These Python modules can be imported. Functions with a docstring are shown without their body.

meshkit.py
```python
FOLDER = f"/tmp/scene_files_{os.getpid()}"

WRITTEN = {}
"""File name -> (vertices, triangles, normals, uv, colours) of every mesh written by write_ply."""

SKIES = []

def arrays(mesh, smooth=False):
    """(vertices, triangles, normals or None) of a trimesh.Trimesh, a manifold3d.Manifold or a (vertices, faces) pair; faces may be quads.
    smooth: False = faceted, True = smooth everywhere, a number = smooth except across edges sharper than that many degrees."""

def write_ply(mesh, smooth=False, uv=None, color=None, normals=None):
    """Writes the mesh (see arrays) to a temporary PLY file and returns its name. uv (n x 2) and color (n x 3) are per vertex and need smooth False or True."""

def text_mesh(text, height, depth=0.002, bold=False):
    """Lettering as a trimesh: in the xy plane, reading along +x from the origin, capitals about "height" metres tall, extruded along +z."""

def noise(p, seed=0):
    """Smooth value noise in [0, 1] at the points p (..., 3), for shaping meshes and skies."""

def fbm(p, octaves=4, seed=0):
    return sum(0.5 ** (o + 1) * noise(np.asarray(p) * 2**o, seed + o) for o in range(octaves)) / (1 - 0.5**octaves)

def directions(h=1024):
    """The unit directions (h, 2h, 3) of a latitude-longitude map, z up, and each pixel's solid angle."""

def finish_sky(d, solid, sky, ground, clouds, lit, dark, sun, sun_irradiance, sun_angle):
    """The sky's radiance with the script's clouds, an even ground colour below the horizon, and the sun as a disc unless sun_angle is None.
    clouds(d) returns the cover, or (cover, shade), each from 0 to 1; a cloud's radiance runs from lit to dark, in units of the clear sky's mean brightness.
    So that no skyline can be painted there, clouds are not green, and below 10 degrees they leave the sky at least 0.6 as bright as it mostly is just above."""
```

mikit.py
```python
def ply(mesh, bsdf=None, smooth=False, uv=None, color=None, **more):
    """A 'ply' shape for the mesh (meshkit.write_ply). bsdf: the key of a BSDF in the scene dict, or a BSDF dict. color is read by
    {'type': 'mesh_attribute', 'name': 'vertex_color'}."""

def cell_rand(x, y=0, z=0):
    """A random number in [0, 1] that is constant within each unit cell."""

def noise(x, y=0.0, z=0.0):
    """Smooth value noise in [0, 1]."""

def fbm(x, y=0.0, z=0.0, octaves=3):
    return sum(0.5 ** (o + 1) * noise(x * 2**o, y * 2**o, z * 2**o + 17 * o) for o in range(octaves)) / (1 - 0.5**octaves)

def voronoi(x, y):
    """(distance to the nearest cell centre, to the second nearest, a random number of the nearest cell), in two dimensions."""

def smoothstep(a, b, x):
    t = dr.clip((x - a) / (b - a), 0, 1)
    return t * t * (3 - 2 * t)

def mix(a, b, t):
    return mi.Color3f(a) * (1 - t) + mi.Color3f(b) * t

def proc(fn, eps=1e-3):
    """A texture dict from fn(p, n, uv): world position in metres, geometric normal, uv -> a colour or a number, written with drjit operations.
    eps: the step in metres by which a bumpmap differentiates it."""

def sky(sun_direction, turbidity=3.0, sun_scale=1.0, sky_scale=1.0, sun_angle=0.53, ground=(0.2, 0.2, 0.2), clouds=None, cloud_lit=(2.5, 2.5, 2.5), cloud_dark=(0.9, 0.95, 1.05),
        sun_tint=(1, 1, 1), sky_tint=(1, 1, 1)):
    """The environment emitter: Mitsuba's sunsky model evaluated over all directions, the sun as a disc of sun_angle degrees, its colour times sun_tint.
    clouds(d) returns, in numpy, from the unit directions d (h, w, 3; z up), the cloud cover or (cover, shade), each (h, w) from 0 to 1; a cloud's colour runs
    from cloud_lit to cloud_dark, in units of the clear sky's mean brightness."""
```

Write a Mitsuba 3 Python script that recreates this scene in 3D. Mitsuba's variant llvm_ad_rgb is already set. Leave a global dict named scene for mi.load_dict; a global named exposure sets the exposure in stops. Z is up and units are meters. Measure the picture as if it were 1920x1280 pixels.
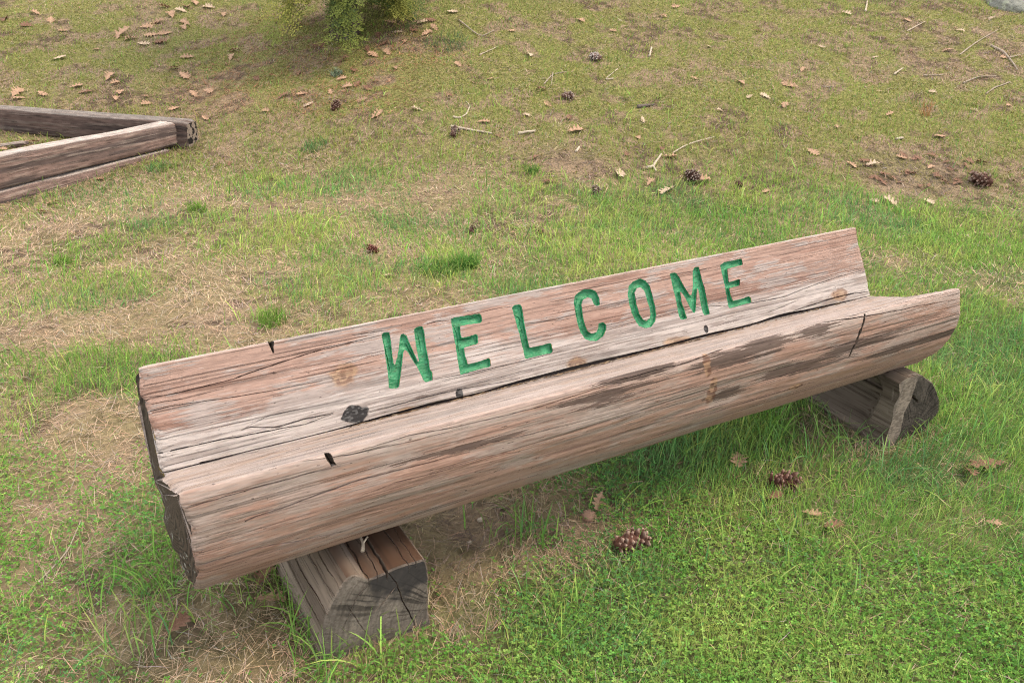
import math, random
import numpy as np, trimesh, mitsuba as mi, drjit as dr, manifold3d as m3
import mapbox_earcut, shapely.geometry as sg, shapely
import mikit, meshkit

random.seed(7)
RNG = np.random.default_rng(7)
scene, labels = {'type': 'scene'}, {}
ST = mi.ScalarTransform4f

# ---------------------------------------------------------------- camera, sky, exposure
CAM = np.array([-0.1931, -1.8913, 1.600])
YAW, PITCH, ROLL, FPX = math.radians(30.8445), math.radians(25.3257), math.radians(-1.70202), 1659.67
def cam_axes():
    cy, sy = math.cos(YAW), math.sin(YAW)
    f = np.array([sy * math.cos(PITCH), cy * math.cos(PITCH), -math.sin(PITCH)])
    r = np.array([cy, -sy, 0.0]); d = np.cross(f, r)
    c, s = math.cos(ROLL), math.sin(ROLL)
    return c * r + s * d, -s * r + c * d, f
CR, CD, CF = cam_axes()
scene['camera'] = {'type': 'thinlens', 'fov': math.degrees(2 * math.atan(960 / FPX)), 'fov_axis': 'x',
                   'aperture_radius': 0.0016, 'focus_distance': 3.0, 'near_clip': 0.05, 'far_clip': 600.0,
                   'to_world': ST().look_at(origin=CAM.tolist(), target=(CAM + CF).tolist(), up=(-CD).tolist())}
scene['sky_light'] = mikit.sky((0.42, -0.30, 0.85), turbidity=3, sun_scale=0.30, sun_angle=24, clouds=lambda d: 1.0,
                               cloud_lit=(2.5, 2.5, 2.5), sun_tint=(1.0, 0.97, 0.93))
exposure = 2.95

# ---------------------------------------------------------------- helpers
def ray(px, py):
    px, py = np.asarray(px, float), np.asarray(py, float)
    return CF + ((px - 960) / FPX)[..., None] * CR + ((py - 640) / FPX)[..., None] * CD
def at_depth(px, py, D):
    return CAM + ray(px, py) * D
def at_plane(px, py, P, N):
    d = ray(px, py)
    return CAM + d * (((np.asarray(P) - CAM) @ N) / (d @ N))[..., None]
def sstep(a, b, x):
    t = np.clip((x - a) / (b - a), 0, 1)
    return t * t * (3 - 2 * t)
HF, HR = np.array([math.sin(YAW), math.cos(YAW)]), np.array([math.cos(YAW), -math.sin(YAW)])
def to_st(x, y):
    return (x - CAM[0]) * HF[0] + (y - CAM[1]) * HF[1], (x - CAM[0]) * HR[0] + (y - CAM[1]) * HR[1]
def from_st(s, t):
    return CAM[0] + s * HF[0] + t * HR[0], CAM[1] + s * HF[1] + t * HR[1]
def n2(x, y, f, seed=0, o=3):
    return meshkit.fbm(np.stack([x * f, y * f, np.full_like(x, 0.37)], -1), o, seed)
# the corner of the timber bed
TIE_C, TIE_F, TIE_B = at_depth(345, 262, 6.4), at_depth(0, 357, 5.3), at_depth(0, 236, 6.6)
def line_side(x, y, A, B):
    d = (B - A)[:2] / np.linalg.norm((B - A)[:2])
    return (x - A[0]) * d[1] - (y - A[1]) * d[0]
IN_P = at_depth(20, 275, 6.2)
SG_F, SG_B = (float(np.sign(line_side(IN_P[0], IN_P[1], TIE_C, q))) for q in (TIE_F, TIE_B))
def zg(x, y):
    x, y = np.asarray(x, float), np.asarray(y, float)
    s, t = to_st(x, y)
    s0 = 5.5 + 1.0 * sstep(-0.6, -2.6, t)
    h = 0.30 * 0.35 * np.logaddexp(0, np.clip((s - s0) / 0.35, -60, 200))
    h = 3.2 * np.tanh(h / 3.2) - 0.04 * sstep(-1.8, -3.2, t) * sstep(3.4, 4.8, s)
    near = sstep(0.9, 2.0, np.hypot((x - 1.2) / 1.3, y + 0.1))
    h = h + (n2(x, y, 0.8, 3) - 0.5) * 0.10 * near + (n2(x, y, 4.0, 5, 2) - 0.5) * 0.030 * (0.35 + 0.65 * near)
    ins = sstep(0.0, 0.16, SG_F * line_side(x, y, TIE_C, TIE_F)) * sstep(0.0, 0.16, SG_B * line_side(x, y, TIE_C, TIE_B)) * (np.hypot(x - TIE_C[0], y - TIE_C[1]) < 6)
    return h * (1 - ins) + ins * (0.05 + h * 0.1)
def G(px, py):
    """the point of the ground seen at a pixel of the 1920 x 1280 photograph"""
    px, py = np.atleast_1d(np.asarray(px, float)), np.atleast_1d(np.asarray(py, float))
    d = ray(px, py)
    lo, hi = np.full(len(px), 1.0), np.full(len(px), np.nan)
    prev = lo.copy()
    for D in np.arange(1.3, 12, 0.14):
        P = CAM + d * D
        hit = np.isnan(hi) & (P[:, 2] < zg(P[:, 0], P[:, 1]))
        lo[hit], hi[hit] = prev[hit], D
        prev[:] = D
    hi = np.where(np.isnan(hi), 16, hi)
    for _ in range(14):
        mid = (lo + hi) / 2; P = CAM + d * mid[:, None]
        b = P[:, 2] < zg(P[:, 0], P[:, 1])
        hi, lo = np.where(b, mid, hi), np.where(b, lo, mid)
    return CAM + d * hi[:, None]

def key_for(name, parent=None):
    base = (parent + '__' if parent else '') + name
    k, i = base, 0
    while k in scene or k in labels or any(q.startswith(k + '__') for q in scene):
        i += 1; k = f'{base}_{i:03d}'
    return k
def obj(name, shape, parent=None, **lab):
    k = key_for(name, parent); scene[k] = shape
    if lab: labels[k] = lab
    return k
def thing(name, label, category, group=None):
    k = key_for(name); labels[k] = {'label': label, 'category': category}
    if group: labels[k]['group'] = group
    return k
def cr(a, b): return np.array([a[1] * b[2] - a[2] * b[1], a[2] * b[0] - a[0] * b[2], a[0] * b[1] - a[1] * b[0]])
def man(v, f):
    return m3.Manifold(m3.Mesh(np.asarray(v, np.float32), np.asarray(f, np.uint32)))
def tm(m):
    q = m.to_mesh(); return trimesh.Trimesh(q.vert_properties[:, :3], q.tri_verts, process=False)
def ring_grid(n_rows, n_cols, closed=True):
    """faces of a tube: n_cols rings of n_rows points each (vertex = col * n_rows + row)"""
    r, c = np.meshgrid(np.arange(n_rows if closed else n_rows - 1), np.arange(n_cols - 1), indexing='ij')
    r2 = (r + 1) % n_rows
    a, b, cc, d = c * n_rows + r, (c + 1) * n_rows + r, (c + 1) * n_rows + r2, c * n_rows + r2
    return np.vstack([np.stack([a, b, cc], -1).reshape(-1, 3), np.stack([a, cc, d], -1).reshape(-1, 3)])
def cap(poly2d):
    return mapbox_earcut.triangulate_float64(np.ascontiguousarray(poly2d, float), np.array([len(poly2d)], np.uint32)).reshape(-1, 3).astype(int)
def tube_mesh(pts, rad, sides=7, rough=0.0):
    p = np.asarray(pts, float); n = len(p)
    t = np.gradient(p, axis=0); t /= np.linalg.norm(t, axis=1, keepdims=True)
    a = np.cross(t, [0.13, 0.21, 0.97]); a /= np.linalg.norm(a, axis=1, keepdims=True) + 1e-9
    b = np.cross(t, a); ang = np.arange(sides) * 2 * np.pi / sides
    rr = np.broadcast_to(rad, (n,))[:, None] * (1 + rough * RNG.normal(size=(n, sides)))
    v = (p[:, None] + rr[..., None] * (np.cos(ang)[None, :, None] * a[:, None] + np.sin(ang)[None, :, None] * b[:, None])).reshape(-1, 3)
    f = ring_grid(sides, n)
    c0, c1 = len(v), len(v) + 1
    v = np.vstack([v, p[:1], p[-1:]]); i = np.arange(sides)
    f = np.vstack([f, np.stack([(i + 1) % sides, i, i * 0 + c0], 1)[:, ::-1], np.stack([i + (n - 1) * sides, (i + 1) % sides + (n - 1) * sides, i * 0 + c1], 1)])
    m = trimesh.Trimesh(v, f, process=False); m.fix_normals(); return m

# ---------------------------------------------------------------- bench geometry constants (x = along the log)
S = 2.44 / 3.3
IZ = 0.564 * S                                   # height of the inner corner of the seat
CY, CZ, R = -0.09513 * S, IZ + 0.06881 * S, 0.36436 * S
TP, FP = np.array([0.17162 * S, IZ + 0.31699 * S]), np.array([-0.43284 * S, IZ + 0.20561 * S])
LB, LS = math.hypot(TP[0], TP[1] - IZ), math.hypot(FP[0], FP[1] - IZ)
TB, TS = np.array([TP[0], TP[1] - IZ]) / LB, np.array([FP[0], FP[1] - IZ]) / LS
NB, NS = np.array([-TB[1], TB[0]]), np.array([-TS[1], TS[0]]) * -1.0
if NS[1] < 0: NS = -NS
NB3, NS3 = np.array([0, *NB]), np.array([0, *NS])
I3 = np.array([0, 0, IZ]); LL = 2.44
def on_back(px, py): return at_plane(np.asarray(px, float), np.asarray(py, float), I3, NB3)
def on_seat(px, py): return at_plane(np.asarray(px, float), np.asarray(py, float), I3, NS3)
def on_arc(px, py):
    d = ray(np.asarray(px, float), np.asarray(py, float)); oy, oz = CAM[1] - CY, CAM[2] - CZ
    a = d[..., 1] ** 2 + d[..., 2] ** 2; b = d[..., 1] * oy + d[..., 2] * oz; c = oy * oy + oz * oz - R * R
    return CAM + d * ((-b - np.sqrt(np.maximum(b * b - a * c, 0))) / a)[..., None]
def vb_of(P): return (P[..., 1]) * TB[0] + (P[..., 2] - IZ) * TB[1]
def arc_of(P): return np.arctan2(P[..., 2] - CZ, P[..., 1] - CY) % (2 * np.pi)

# ---------------------------------------------------------------- materials
noise, fbm, ss, mix = mikit.noise, mikit.fbm, mikit.smoothstep, mikit.mix
def rough(color, r=0.75, spec=0.25, bump=None, scale=1.0, eps=5e-4):
    b = {'type': 'principled', 'base_color': color, 'roughness': r, 'specular': spec}
    if bump is not None: b = {'type': 'bumpmap', 'arbitrary': mikit.proc(bump, eps), 'scale': scale, 'bsdf': b}
    return {'type': 'twosided', 'bsdf': b}
def rgb(*c): return {'type': 'rgb', 'value': list(c)}

def blob(x, v, spots, w):
    """how far inside the nearest of some spots (x, v, half length, half height), edges broken by w"""
    out = mi.Float(0)
    for (cx, cv, a, b) in spots:
        out = dr.maximum(out, 1 - dr.sqrt(dr.square((x - cx) / a) + dr.square((v - cv) / b)) + w)
    return dr.clip(out, 0, 1)
def spots_back(lst):
    P = [on_back(px, py) for px, py, a, b in lst]
    return [(float(p[0]), float(vb_of(p)), a, b) for p, (_, _, a, b) in zip(P, lst)]
def spots_arc(lst):
    P = [on_arc(px, py) for px, py, a, b in lst]
    return [(float(p[0]), float(arc_of(p)) * R, a, b) for p, (_, _, a, b) in zip(P, lst)]
CHAR_B = spots_back([(667, 776, 0.044, 0.026), (862, 738, 0.014, 0.018), (1324, 616, 0.011, 0.015)])
SMUDGE_B = spots_back([(790, 743, 0.022, 0.006), (1010, 650, 0.01, 0.004)])
KNOT_B = spots_back([(645, 707, 0.050, 0.040), (1083, 682, 0.055, 0.032), (1575, 552, 0.06, 0.03), (765, 772, 0.04, 0.02), (1270, 640, 0.07, 0.025)])
STAIN_A = spots_arc([(1130, 745, 0.22, 0.030), (1190, 700, 0.15, 0.020), (1440, 640, 0.16, 0.036), (1530, 615, 0.13, 0.026), (1375, 668, 0.16, 0.026),
                     (1480, 690, 0.24, 0.028), (1620, 642, 0.26, 0.020), (1745, 632, 0.22, 0.018), (1360, 735, 0.10, 0.03), (1570, 655, 0.2, 0.018), (1700, 645, 0.2, 0.015), (720, 800, 0.2, 0.012), (900, 830, 0.2, 0.010)])
KNOT_A = spots_arc([(1326, 690, 0.020, 0.045), (1335, 730, 0.02, 0.05), (1489, 722, 0.045, 0.015)])

def log_fields(p):
    x, y, z = p.x, p.y, p.z - IZ
    vb, db = y * float(TB[0]) + z * float(TB[1]), y * float(NB[0]) + z * float(NB[1])
    vs, ds = y * float(TS[0]) + z * float(TS[1]), y * float(NS[0]) + z * float(NS[1])
    yy, zz = p.y - CY, p.z - CZ
    r = dr.sqrt(yy * yy + zz * zz)
    th = dr.atan2(zz, yy); th = dr.select(th < 0, th + 2 * math.pi, th)
    back = (1 - ss(0.006, 0.02, db)) * ss(-0.03, -0.02, db) * ss(-0.004, 0.004, vb)
    arc = ss(R - 0.020, R - 0.012, r) * (1 - back)
    seat = (1 - back) * (1 - arc)
    return x, y, z, vb, vs, th * R, back, seat, arc
def grain(x, y, z):
    wy = y + 0.012 * (fbm(x * 1.3, y * 9, z * 9, 2) - 0.5); wz = z + 0.012 * (fbm(x * 1.3 + 40, y * 9, z * 9, 2) - 0.5)
    g1 = noise(x * 4.5, wy * 95, wz * 95)
    g2 = noise(x * 13.0, wy * 300, wz * 300)
    g3 = fbm(x * 2.2, wy * 20, wz * 20, 3)
    g4 = noise(x * 60, wy * 430, wz * 430)
    return g1, g2, g3, g4
def lines(x, y, z):
    """thin dark grain lines: level lines of noise stretched along the log"""
    wy = y + 0.010 * fbm(x * 1.3, y * 12, z * 12, 2); wz = z + 0.010 * fbm(x * 1.3 + 9, y * 12, z * 12, 2)
    a = noise(x * 0.6, wy * 46, wz * 46); b = noise(x * 1.2 + 5, wy * 120, wz * 120)
    l1 = (1 - ss(0.012, 0.045, dr.abs(a - 0.5))) * ss(0.35, 0.6, noise(x * 2.2, wy * 30, wz * 30))
    l2 = (1 - ss(0.02, 0.09, dr.abs(b - 0.5))) * ss(0.30, 0.65, noise(x * 5, wy * 50, wz * 50 + 3))
    return l1, l2
def log_color(p, n, uv):
    x, y, z, vb, vs, va, back, seat, arc = log_fields(p)
    g1, g2, g3, g4 = grain(x, y, z)
    blot = fbm(x * 9, y * 18, z * 18 + 3, 4)
    fine = fbm(x * 34, y * 120, z * 120 + 5, 2)
    fib = 0.45 * (g2 - 0.5) + 0.40 * (noise(x * 22, y * 520, z * 520) - 0.5) + 0.35 * (g4 - 0.5)
    g1 = g1 + 0.6 * fib; g3 = g3 + 0.36 * fib; blot = blot + 0.34 * fib
    pink, tan, grey, pale = (0.275, 0.186, 0.156), (0.250, 0.186, 0.153), (0.232, 0.200, 0.190), (0.365, 0.328, 0.316)
    red, rust = (0.205, 0.126, 0.102), (0.245, 0.150, 0.113)
    up = ss(0.07, 0.13, vb + (g3 - 0.5) * 0.16 + (blot - 0.5) * 0.14)
    low_b = mix(mix(pale, grey, ss(0.44, 0.62, g1 * 0.35 + fine * 0.3 + blot * 0.35)), tan, ss(0.60, 0.85, blot) * 0.5)
    up_b = mix(mix(pink, red, ss(0.52, 0.70, g3 * 0.6 + g1 * 0.4)), mix(grey, pale, 0.35), ss(0.52, 0.62, blot + 0.20 * (g1 - 0.5)) * 0.85)
    cb = mix(low_b, up_b, up)
    cb = mix(cb, rust, ss(0.68, 0.84, fbm(x * 6 + 5, y * 60, z * 60, 3)) * 0.35 * up)
    cb = mix(cb, (0.43, 0.395, 0.375), ss(LB - 0.020, LB - 0.006, vb + 0.006 * (fine - 0.5)) * 0.75)
    cs = mix(mix(mix(pale, pink, 0.35), tan, ss(0.35, 0.7, g3 * 0.5 + fine * 0.5)), grey, ss(0.40, 0.75, g1) * 0.8)
    low = ss(3.6 * R, 4.35 * R, va)
    ca = mix(mix(mix(grey, tan, 0.4), pink, ss(0.36, 0.48, g3 + low * 0.22)), red, ss(0.48, 0.70, g1 * 0.5 + fine * 0.5) * 0.55 + low * 0.30)
    ca = mix(ca, mix(grey, pale, 0.30), ss(0.54, 0.64, blot + 0.15 * (g1 - 0.5) + 0.2 * (fine - 0.5)) * 0.65 * (1 - low))
    ca = mix(ca, pale, 0.5 * (1 - ss(2.80 * R, 2.96 * R, va + 0.02 * (g3 - 0.5))))
    ca = mix(ca, rust, ss(0.60, 0.76, fbm(x * 6 + 9, y * 55, z * 55, 3)) * 0.60)
    st = blob(x, va, STAIN_A, 1.3 * (g3 - 0.5) + 0.9 * (g1 - 0.5) + 0.5 * (blot - 0.5))
    ca = mix(ca, mix((0.048, 0.034, 0.031), (0.105, 0.078, 0.068), g2), ss(0.14, 0.34, st) * 0.90)
    ka = blob(x, va, KNOT_A, 1.1 * (fbm(x * 40, va * 40, 1.0) - 0.5) + 0.5 * (g1 - 0.5))
    ca = mix(ca, mix((0.105, 0.052, 0.034), (0.31, 0.20, 0.13), ss(0.35, 0.75, noise(x * 70, va * 110, 2.0))), ss(0.15, 0.5, ka) * 0.75)
    c = cb * 1.09 * back + cs * seat + ca * mi.Color3f(1.0, 0.945, 0.905) * arc
    # knots of the backrest
    kn = blob(x, vb, KNOT_B, 0.75 * (fbm(x * 24, vb * 34, 5.0) - 0.5)) * back
    ring = ss(0.3, 0.7, noise(kn * 9 + 3 * fbm(x * 30, vb * 50, 3.0), x * 30, vb * 60))
    c = mix(c, mix((0.33, 0.215, 0.135), (0.175, 0.095, 0.058), ring), ss(0.1, 0.45, kn) * (0.62 + 0.3 * fine))
    # fibres and fine checks
    l1, l2 = lines(x, y, z)
    c = c * (1 - 0.55 * ss(0.90, 0.94, noise(x * 70, y * 210, z * 210 + 3)))
    c = c * (1 - 0.22 * ss(0.55, 0.92, g2)) * (0.84 + 0.32 * g4) * (0.88 + 0.26 * fine)
    c = c * (1 - 0.34 * l1) * (1 - 0.26 * l2)
    c = c * (1 - 0.52 * ss(0.86, 0.91, noise(x * 2.4 + 7, y * 190, z * 190)))
    ch = blob(x, vb, CHAR_B, 0.5 * (fbm(x * 34, vb * 40, 8.0) - 0.5)) * back
    c = mix(c, mix((0.014, 0.014, 0.016), (0.075, 0.075, 0.078), ss(0.45, 0.8, noise(x * 130, vb * 240, 1.0))), ss(0.08, 0.20, ch) * 0.96)
    sm = blob(x, vb, SMUDGE_B, 0.6 * (g1 - 0.5)) * back
    c = mix(c, (0.10, 0.075, 0.068), ss(0.1, 0.6, sm) * 0.7)
    # sawn ends: dark, lichen at the left one
    e = ss(0.6, 0.8, dr.abs(n.x))
    rg = dr.sqrt(dr.square(p.y - CY - 0.02) + dr.square(p.z - CZ))
    ce = mix((0.070, 0.052, 0.040), (0.030, 0.023, 0.019), 0.5 + 0.5 * dr.sin(rg * 420 + 12 * fbm(p.y * 14, p.z * 14)))
    ce = mix(ce, (0.24, 0.24, 0.22), ss(0.68, 0.78, fbm(p.y * 70, p.z * 70, 4.0)) * ss(-0.02, -0.08, z) * 0.8)
    ce = mix(ce, (0.36, 0.24, 0.02), ss(0.56, 0.66, fbm(p.y * 40 + 9, p.z * 40, 2.0)) * ss(0.08, 0.04, dr.abs(z - 0.055)) * ss(0.045, 0.0, dr.abs(y - 0.03)))
    return mix(c, ce, e)
def log_bump(p, n, uv):
    x, y, z = p.x, p.y, p.z
    g1, g2, g3, g4 = grain(x, y, z - IZ)
    e = ss(0.6, 0.8, dr.abs(n.x))
    l1, l2 = lines(x, y, z - IZ)
    return (0.40 * g1 + 0.45 * g2 + 0.25 * g4 + 0.5 * g3 - 0.8 * l1 - 0.5 * l2 - 1.1 * ss(0.86, 0.91, noise(x * 2.4 + 7, y * 190, (z - IZ) * 190))) * (1 - e) + e * 2.2 * fbm(y * 90, z * 90, 1.0)
scene['m_log'] = rough(mikit.proc(log_color), 0.78, 0.22, log_bump, 0.0022)

def paint_color(p, n, uv):
    a = fbm(p.x * 40, p.y * 60, p.z * 60, 3); b = noise(p.x * 160, p.y * 420, p.z * 420)
    c = mix((0.012, 0.150, 0.060), (0.042, 0.262, 0.125), ss(0.25, 0.75, a))
    c = mix(c, (0.008, 0.080, 0.036), ss(0.62, 0.92, b) * 0.55)
    return mix(c, (0.035, 0.05, 0.03), ss(0.80, 0.86, noise(p.x * 230, p.y * 300, p.z * 300)) * 0.7)
scene['m_paint'] = rough(mikit.proc(paint_color), 0.50, 0.4, lambda p, n, uv: fbm(p.x * 120, p.y * 260, p.z * 260, 2), 0.0022)

XL2 = 2.2545          # left foot of the far block
def block_color(p, n, uv):
    x, y, z = p.x, p.y, p.z
    g1 = noise(x * 130, y * 4, z * 130); g2 = noise(x * 360, y * 9, z * 360); g3 = fbm(x * 16, y * 1.8, z * 16, 3)
    side = mix(mix((0.25, 0.205, 0.170), (0.145, 0.115, 0.095), ss(0.35, 0.7, g3)), (0.085, 0.064, 0.050), ss(0.52, 0.85, g1) * 0.85)
    side = side * (1 - 0.45 * ss(0.55, 0.9, g2))
    topc = mix((0.190, 0.150, 0.122), (0.082, 0.046, 0.030), ss(0.36, 0.62, fbm(x * 17 + 2.3, y * 2.2, z * 3, 3)))
    topc = mix(topc, (0.05, 0.03, 0.022), ss(0.60, 0.85, g1) * 0.7)
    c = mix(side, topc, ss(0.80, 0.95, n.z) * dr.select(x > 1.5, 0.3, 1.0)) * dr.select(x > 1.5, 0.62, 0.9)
    # end grain
    e = ss(0.6, 0.85, -n.y)
    far_ = x > 1.5
    cx, cz = dr.select(far_, 2.40, 0.60), dr.select(far_, 0.03, 0.02)
    wx, wz = x + 0.02 * (fbm(x * 12, z * 12, 3.0) - 0.5), z + 0.02 * (fbm(x * 12 + 5, z * 12, 3.0) - 0.5)
    rr = dr.sqrt(dr.square(wx - cx) + dr.square(wz - cz))
    ang = dr.atan2(wz - cz, wx - cx)
    ce = mix((0.130, 0.112, 0.098), (0.068, 0.058, 0.052), ss(0.35, 0.75, noise(rr * 240, ang * 5, 1.0)) * 0.5)
    ce = ce * (0.60 + 0.80 * fbm(x * 24, z * 24, 7.0)) * (1 - 0.6 * ss(0.60, 0.85, noise(ang * 40, rr * 7, 1.0))) * (0.75 + 0.5 * noise(x * 260, z * 260, 0.0))
    slab = ss(0.050, 0.038, x - XL2 - 0.27 * z + 0.010 * (fbm(z * 40, x * 9, 2.0) - 0.5)) * dr.select(far_, 1.0, 0.0)
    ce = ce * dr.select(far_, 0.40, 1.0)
    ce = mix(ce, mix((0.200, 0.168, 0.142), (0.095, 0.078, 0.066), ss(0.3, 0.8, 0.5 * noise(x * 90, z * 260, 2.0) + 0.5 * fbm(x * 50, z * 30, 4.0))), slab * 0.95)
    burn = 0.10 - dr.sqrt(dr.square((x - 0.455) * 0.9) + dr.square((z - 0.185) * 1.25)) + 0.10 * (fbm(x * 26, z * 26, 5.0) - 0.5)
    ce = mix(ce, (0.020, 0.019, 0.021), ss(0.0, 0.035, burn) * 0.85 * dr.select(far_, 0.0, 1.0))
    return mix(c, ce, e)
scene['m_block'] = rough(mikit.proc(block_color), 0.82, 0.2,
    lambda p, n, uv: noise(p.x * 130, p.y * 4, p.z * 130) * (1 - ss(0.6, 0.85, -n.y)) + 0.5 * noise(p.x * 360, p.y * 9, p.z * 360) + 0.4 * fbm(p.x * 90, p.y * 20, p.z * 90, 2), 0.0022)

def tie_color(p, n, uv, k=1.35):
    u, v = uv.x, uv.y
    w = v + 0.006 * (noise(u * 3, v * 20) - 0.5)
    g1 = noise(u * 5, w * 110); g2 = noise(u * 14, w * 320); g3 = fbm(u * 1.7, w * 20, 2.0, 3)
    c = mix(mix((0.128, 0.086, 0.076), (0.170, 0.120, 0.106), g3), (0.062, 0.047, 0.045), ss(0.45, 0.72, g3))
    c = mix(c, (0.29, 0.265, 0.25), ss(0.60, 0.98, n.z + 0.5 * (g3 - 0.5)) * 0.75)
    c = mix(c, (0.25, 0.205, 0.18), ss(0.62, 0.85, g1) * 0.40)
    c = c * (1 - 0.5 * ss(0.58, 0.9, g2)) * (0.8 + 0.4 * noise(u * 26, v * 60, 5.0))
    e = ss(0.5, 0.9, -uv.x)          # ends carry negative u
    a = fbm(p.x * 30, p.y * 30, p.z * 30, 3)
    ce = mix((0.20, 0.165, 0.14), (0.014, 0.012, 0.012), ss(0.48, 0.56, a))
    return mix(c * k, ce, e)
scene['m_tie'] = rough(mikit.proc(tie_color), 0.85, 0.2, lambda p, n, uv: noise(uv.x * 5, uv.y * 110) + 0.6 * noise(uv.x * 14, uv.y * 320), 0.0025)

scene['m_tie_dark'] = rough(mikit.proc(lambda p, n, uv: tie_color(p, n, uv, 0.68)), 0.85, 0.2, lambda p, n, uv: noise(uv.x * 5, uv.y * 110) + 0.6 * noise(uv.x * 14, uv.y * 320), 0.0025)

def ground_color(p, n, uv):
    a = fbm(p.x * 1.3, p.y * 1.3, 1.0, 4); b = fbm(p.x * 16, p.y * 16, 2.0, 4); c2 = noise(p.x * 130, p.y * 130, 0.0)
    soil = mix((0.135, 0.095, 0.068), (0.075, 0.054, 0.042), ss(0.35, 0.65, b))
    thatch = mix((0.27, 0.20, 0.135), (0.17, 0.13, 0.088), ss(0.3, 0.7, c2))
    c = mix(thatch, soil, ss(0.46, 0.66, a * 0.4 + b * 0.6) * 0.8)
    c = mix(c, mix((0.130, 0.138, 0.048), (0.20, 0.185, 0.075), c2), ss(0.34, 0.56, fbm(p.x * 5 + 8, p.y * 5, 3.0, 3)) * (0.30 + 0.70 * ss(0.05, 0.4, p.z)))
    s_ = (p.x - float(CAM[0])) * float(HF[0]) + (p.y - float(CAM[1])) * float(HF[1]); t_ = (p.x - float(CAM[0])) * float(HR[0]) + (p.y - float(CAM[1])) * float(HR[1])
    wob = 1.2 * (fbm(p.x * 1.4, p.y * 1.4, 5.0, 3) - 0.5)
    lush = ss(-0.6, 0.3, t_ + wob) * ss(5.7, 5.2, s_ + 0.4 * wob) * ss(0.35, 0.55, 0.5 + 0.6 * wob + 0.25 * (b - 0.5) + 0.2 * ss(3.4, 2.8, s_))
    lush = lush * (1 - ss(0.26, 0.16, dr.abs(p.y - CY)) * ss(1.8, 1.2, p.x))
    c = mix(c, mix((0.050, 0.070, 0.026), (0.105, 0.125, 0.048), c2), lush * 0.8)
    return c * (0.70 + 0.4 * c2)
scene['m_ground'] = rough(mikit.proc(ground_color), 0.95, 0.05, lambda p, n, uv: fbm(p.x * 45, p.y * 45, 0.0, 3), 0.02, 2e-3)
VC = {'type': 'mesh_attribute', 'name': 'vertex_color'}
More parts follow.
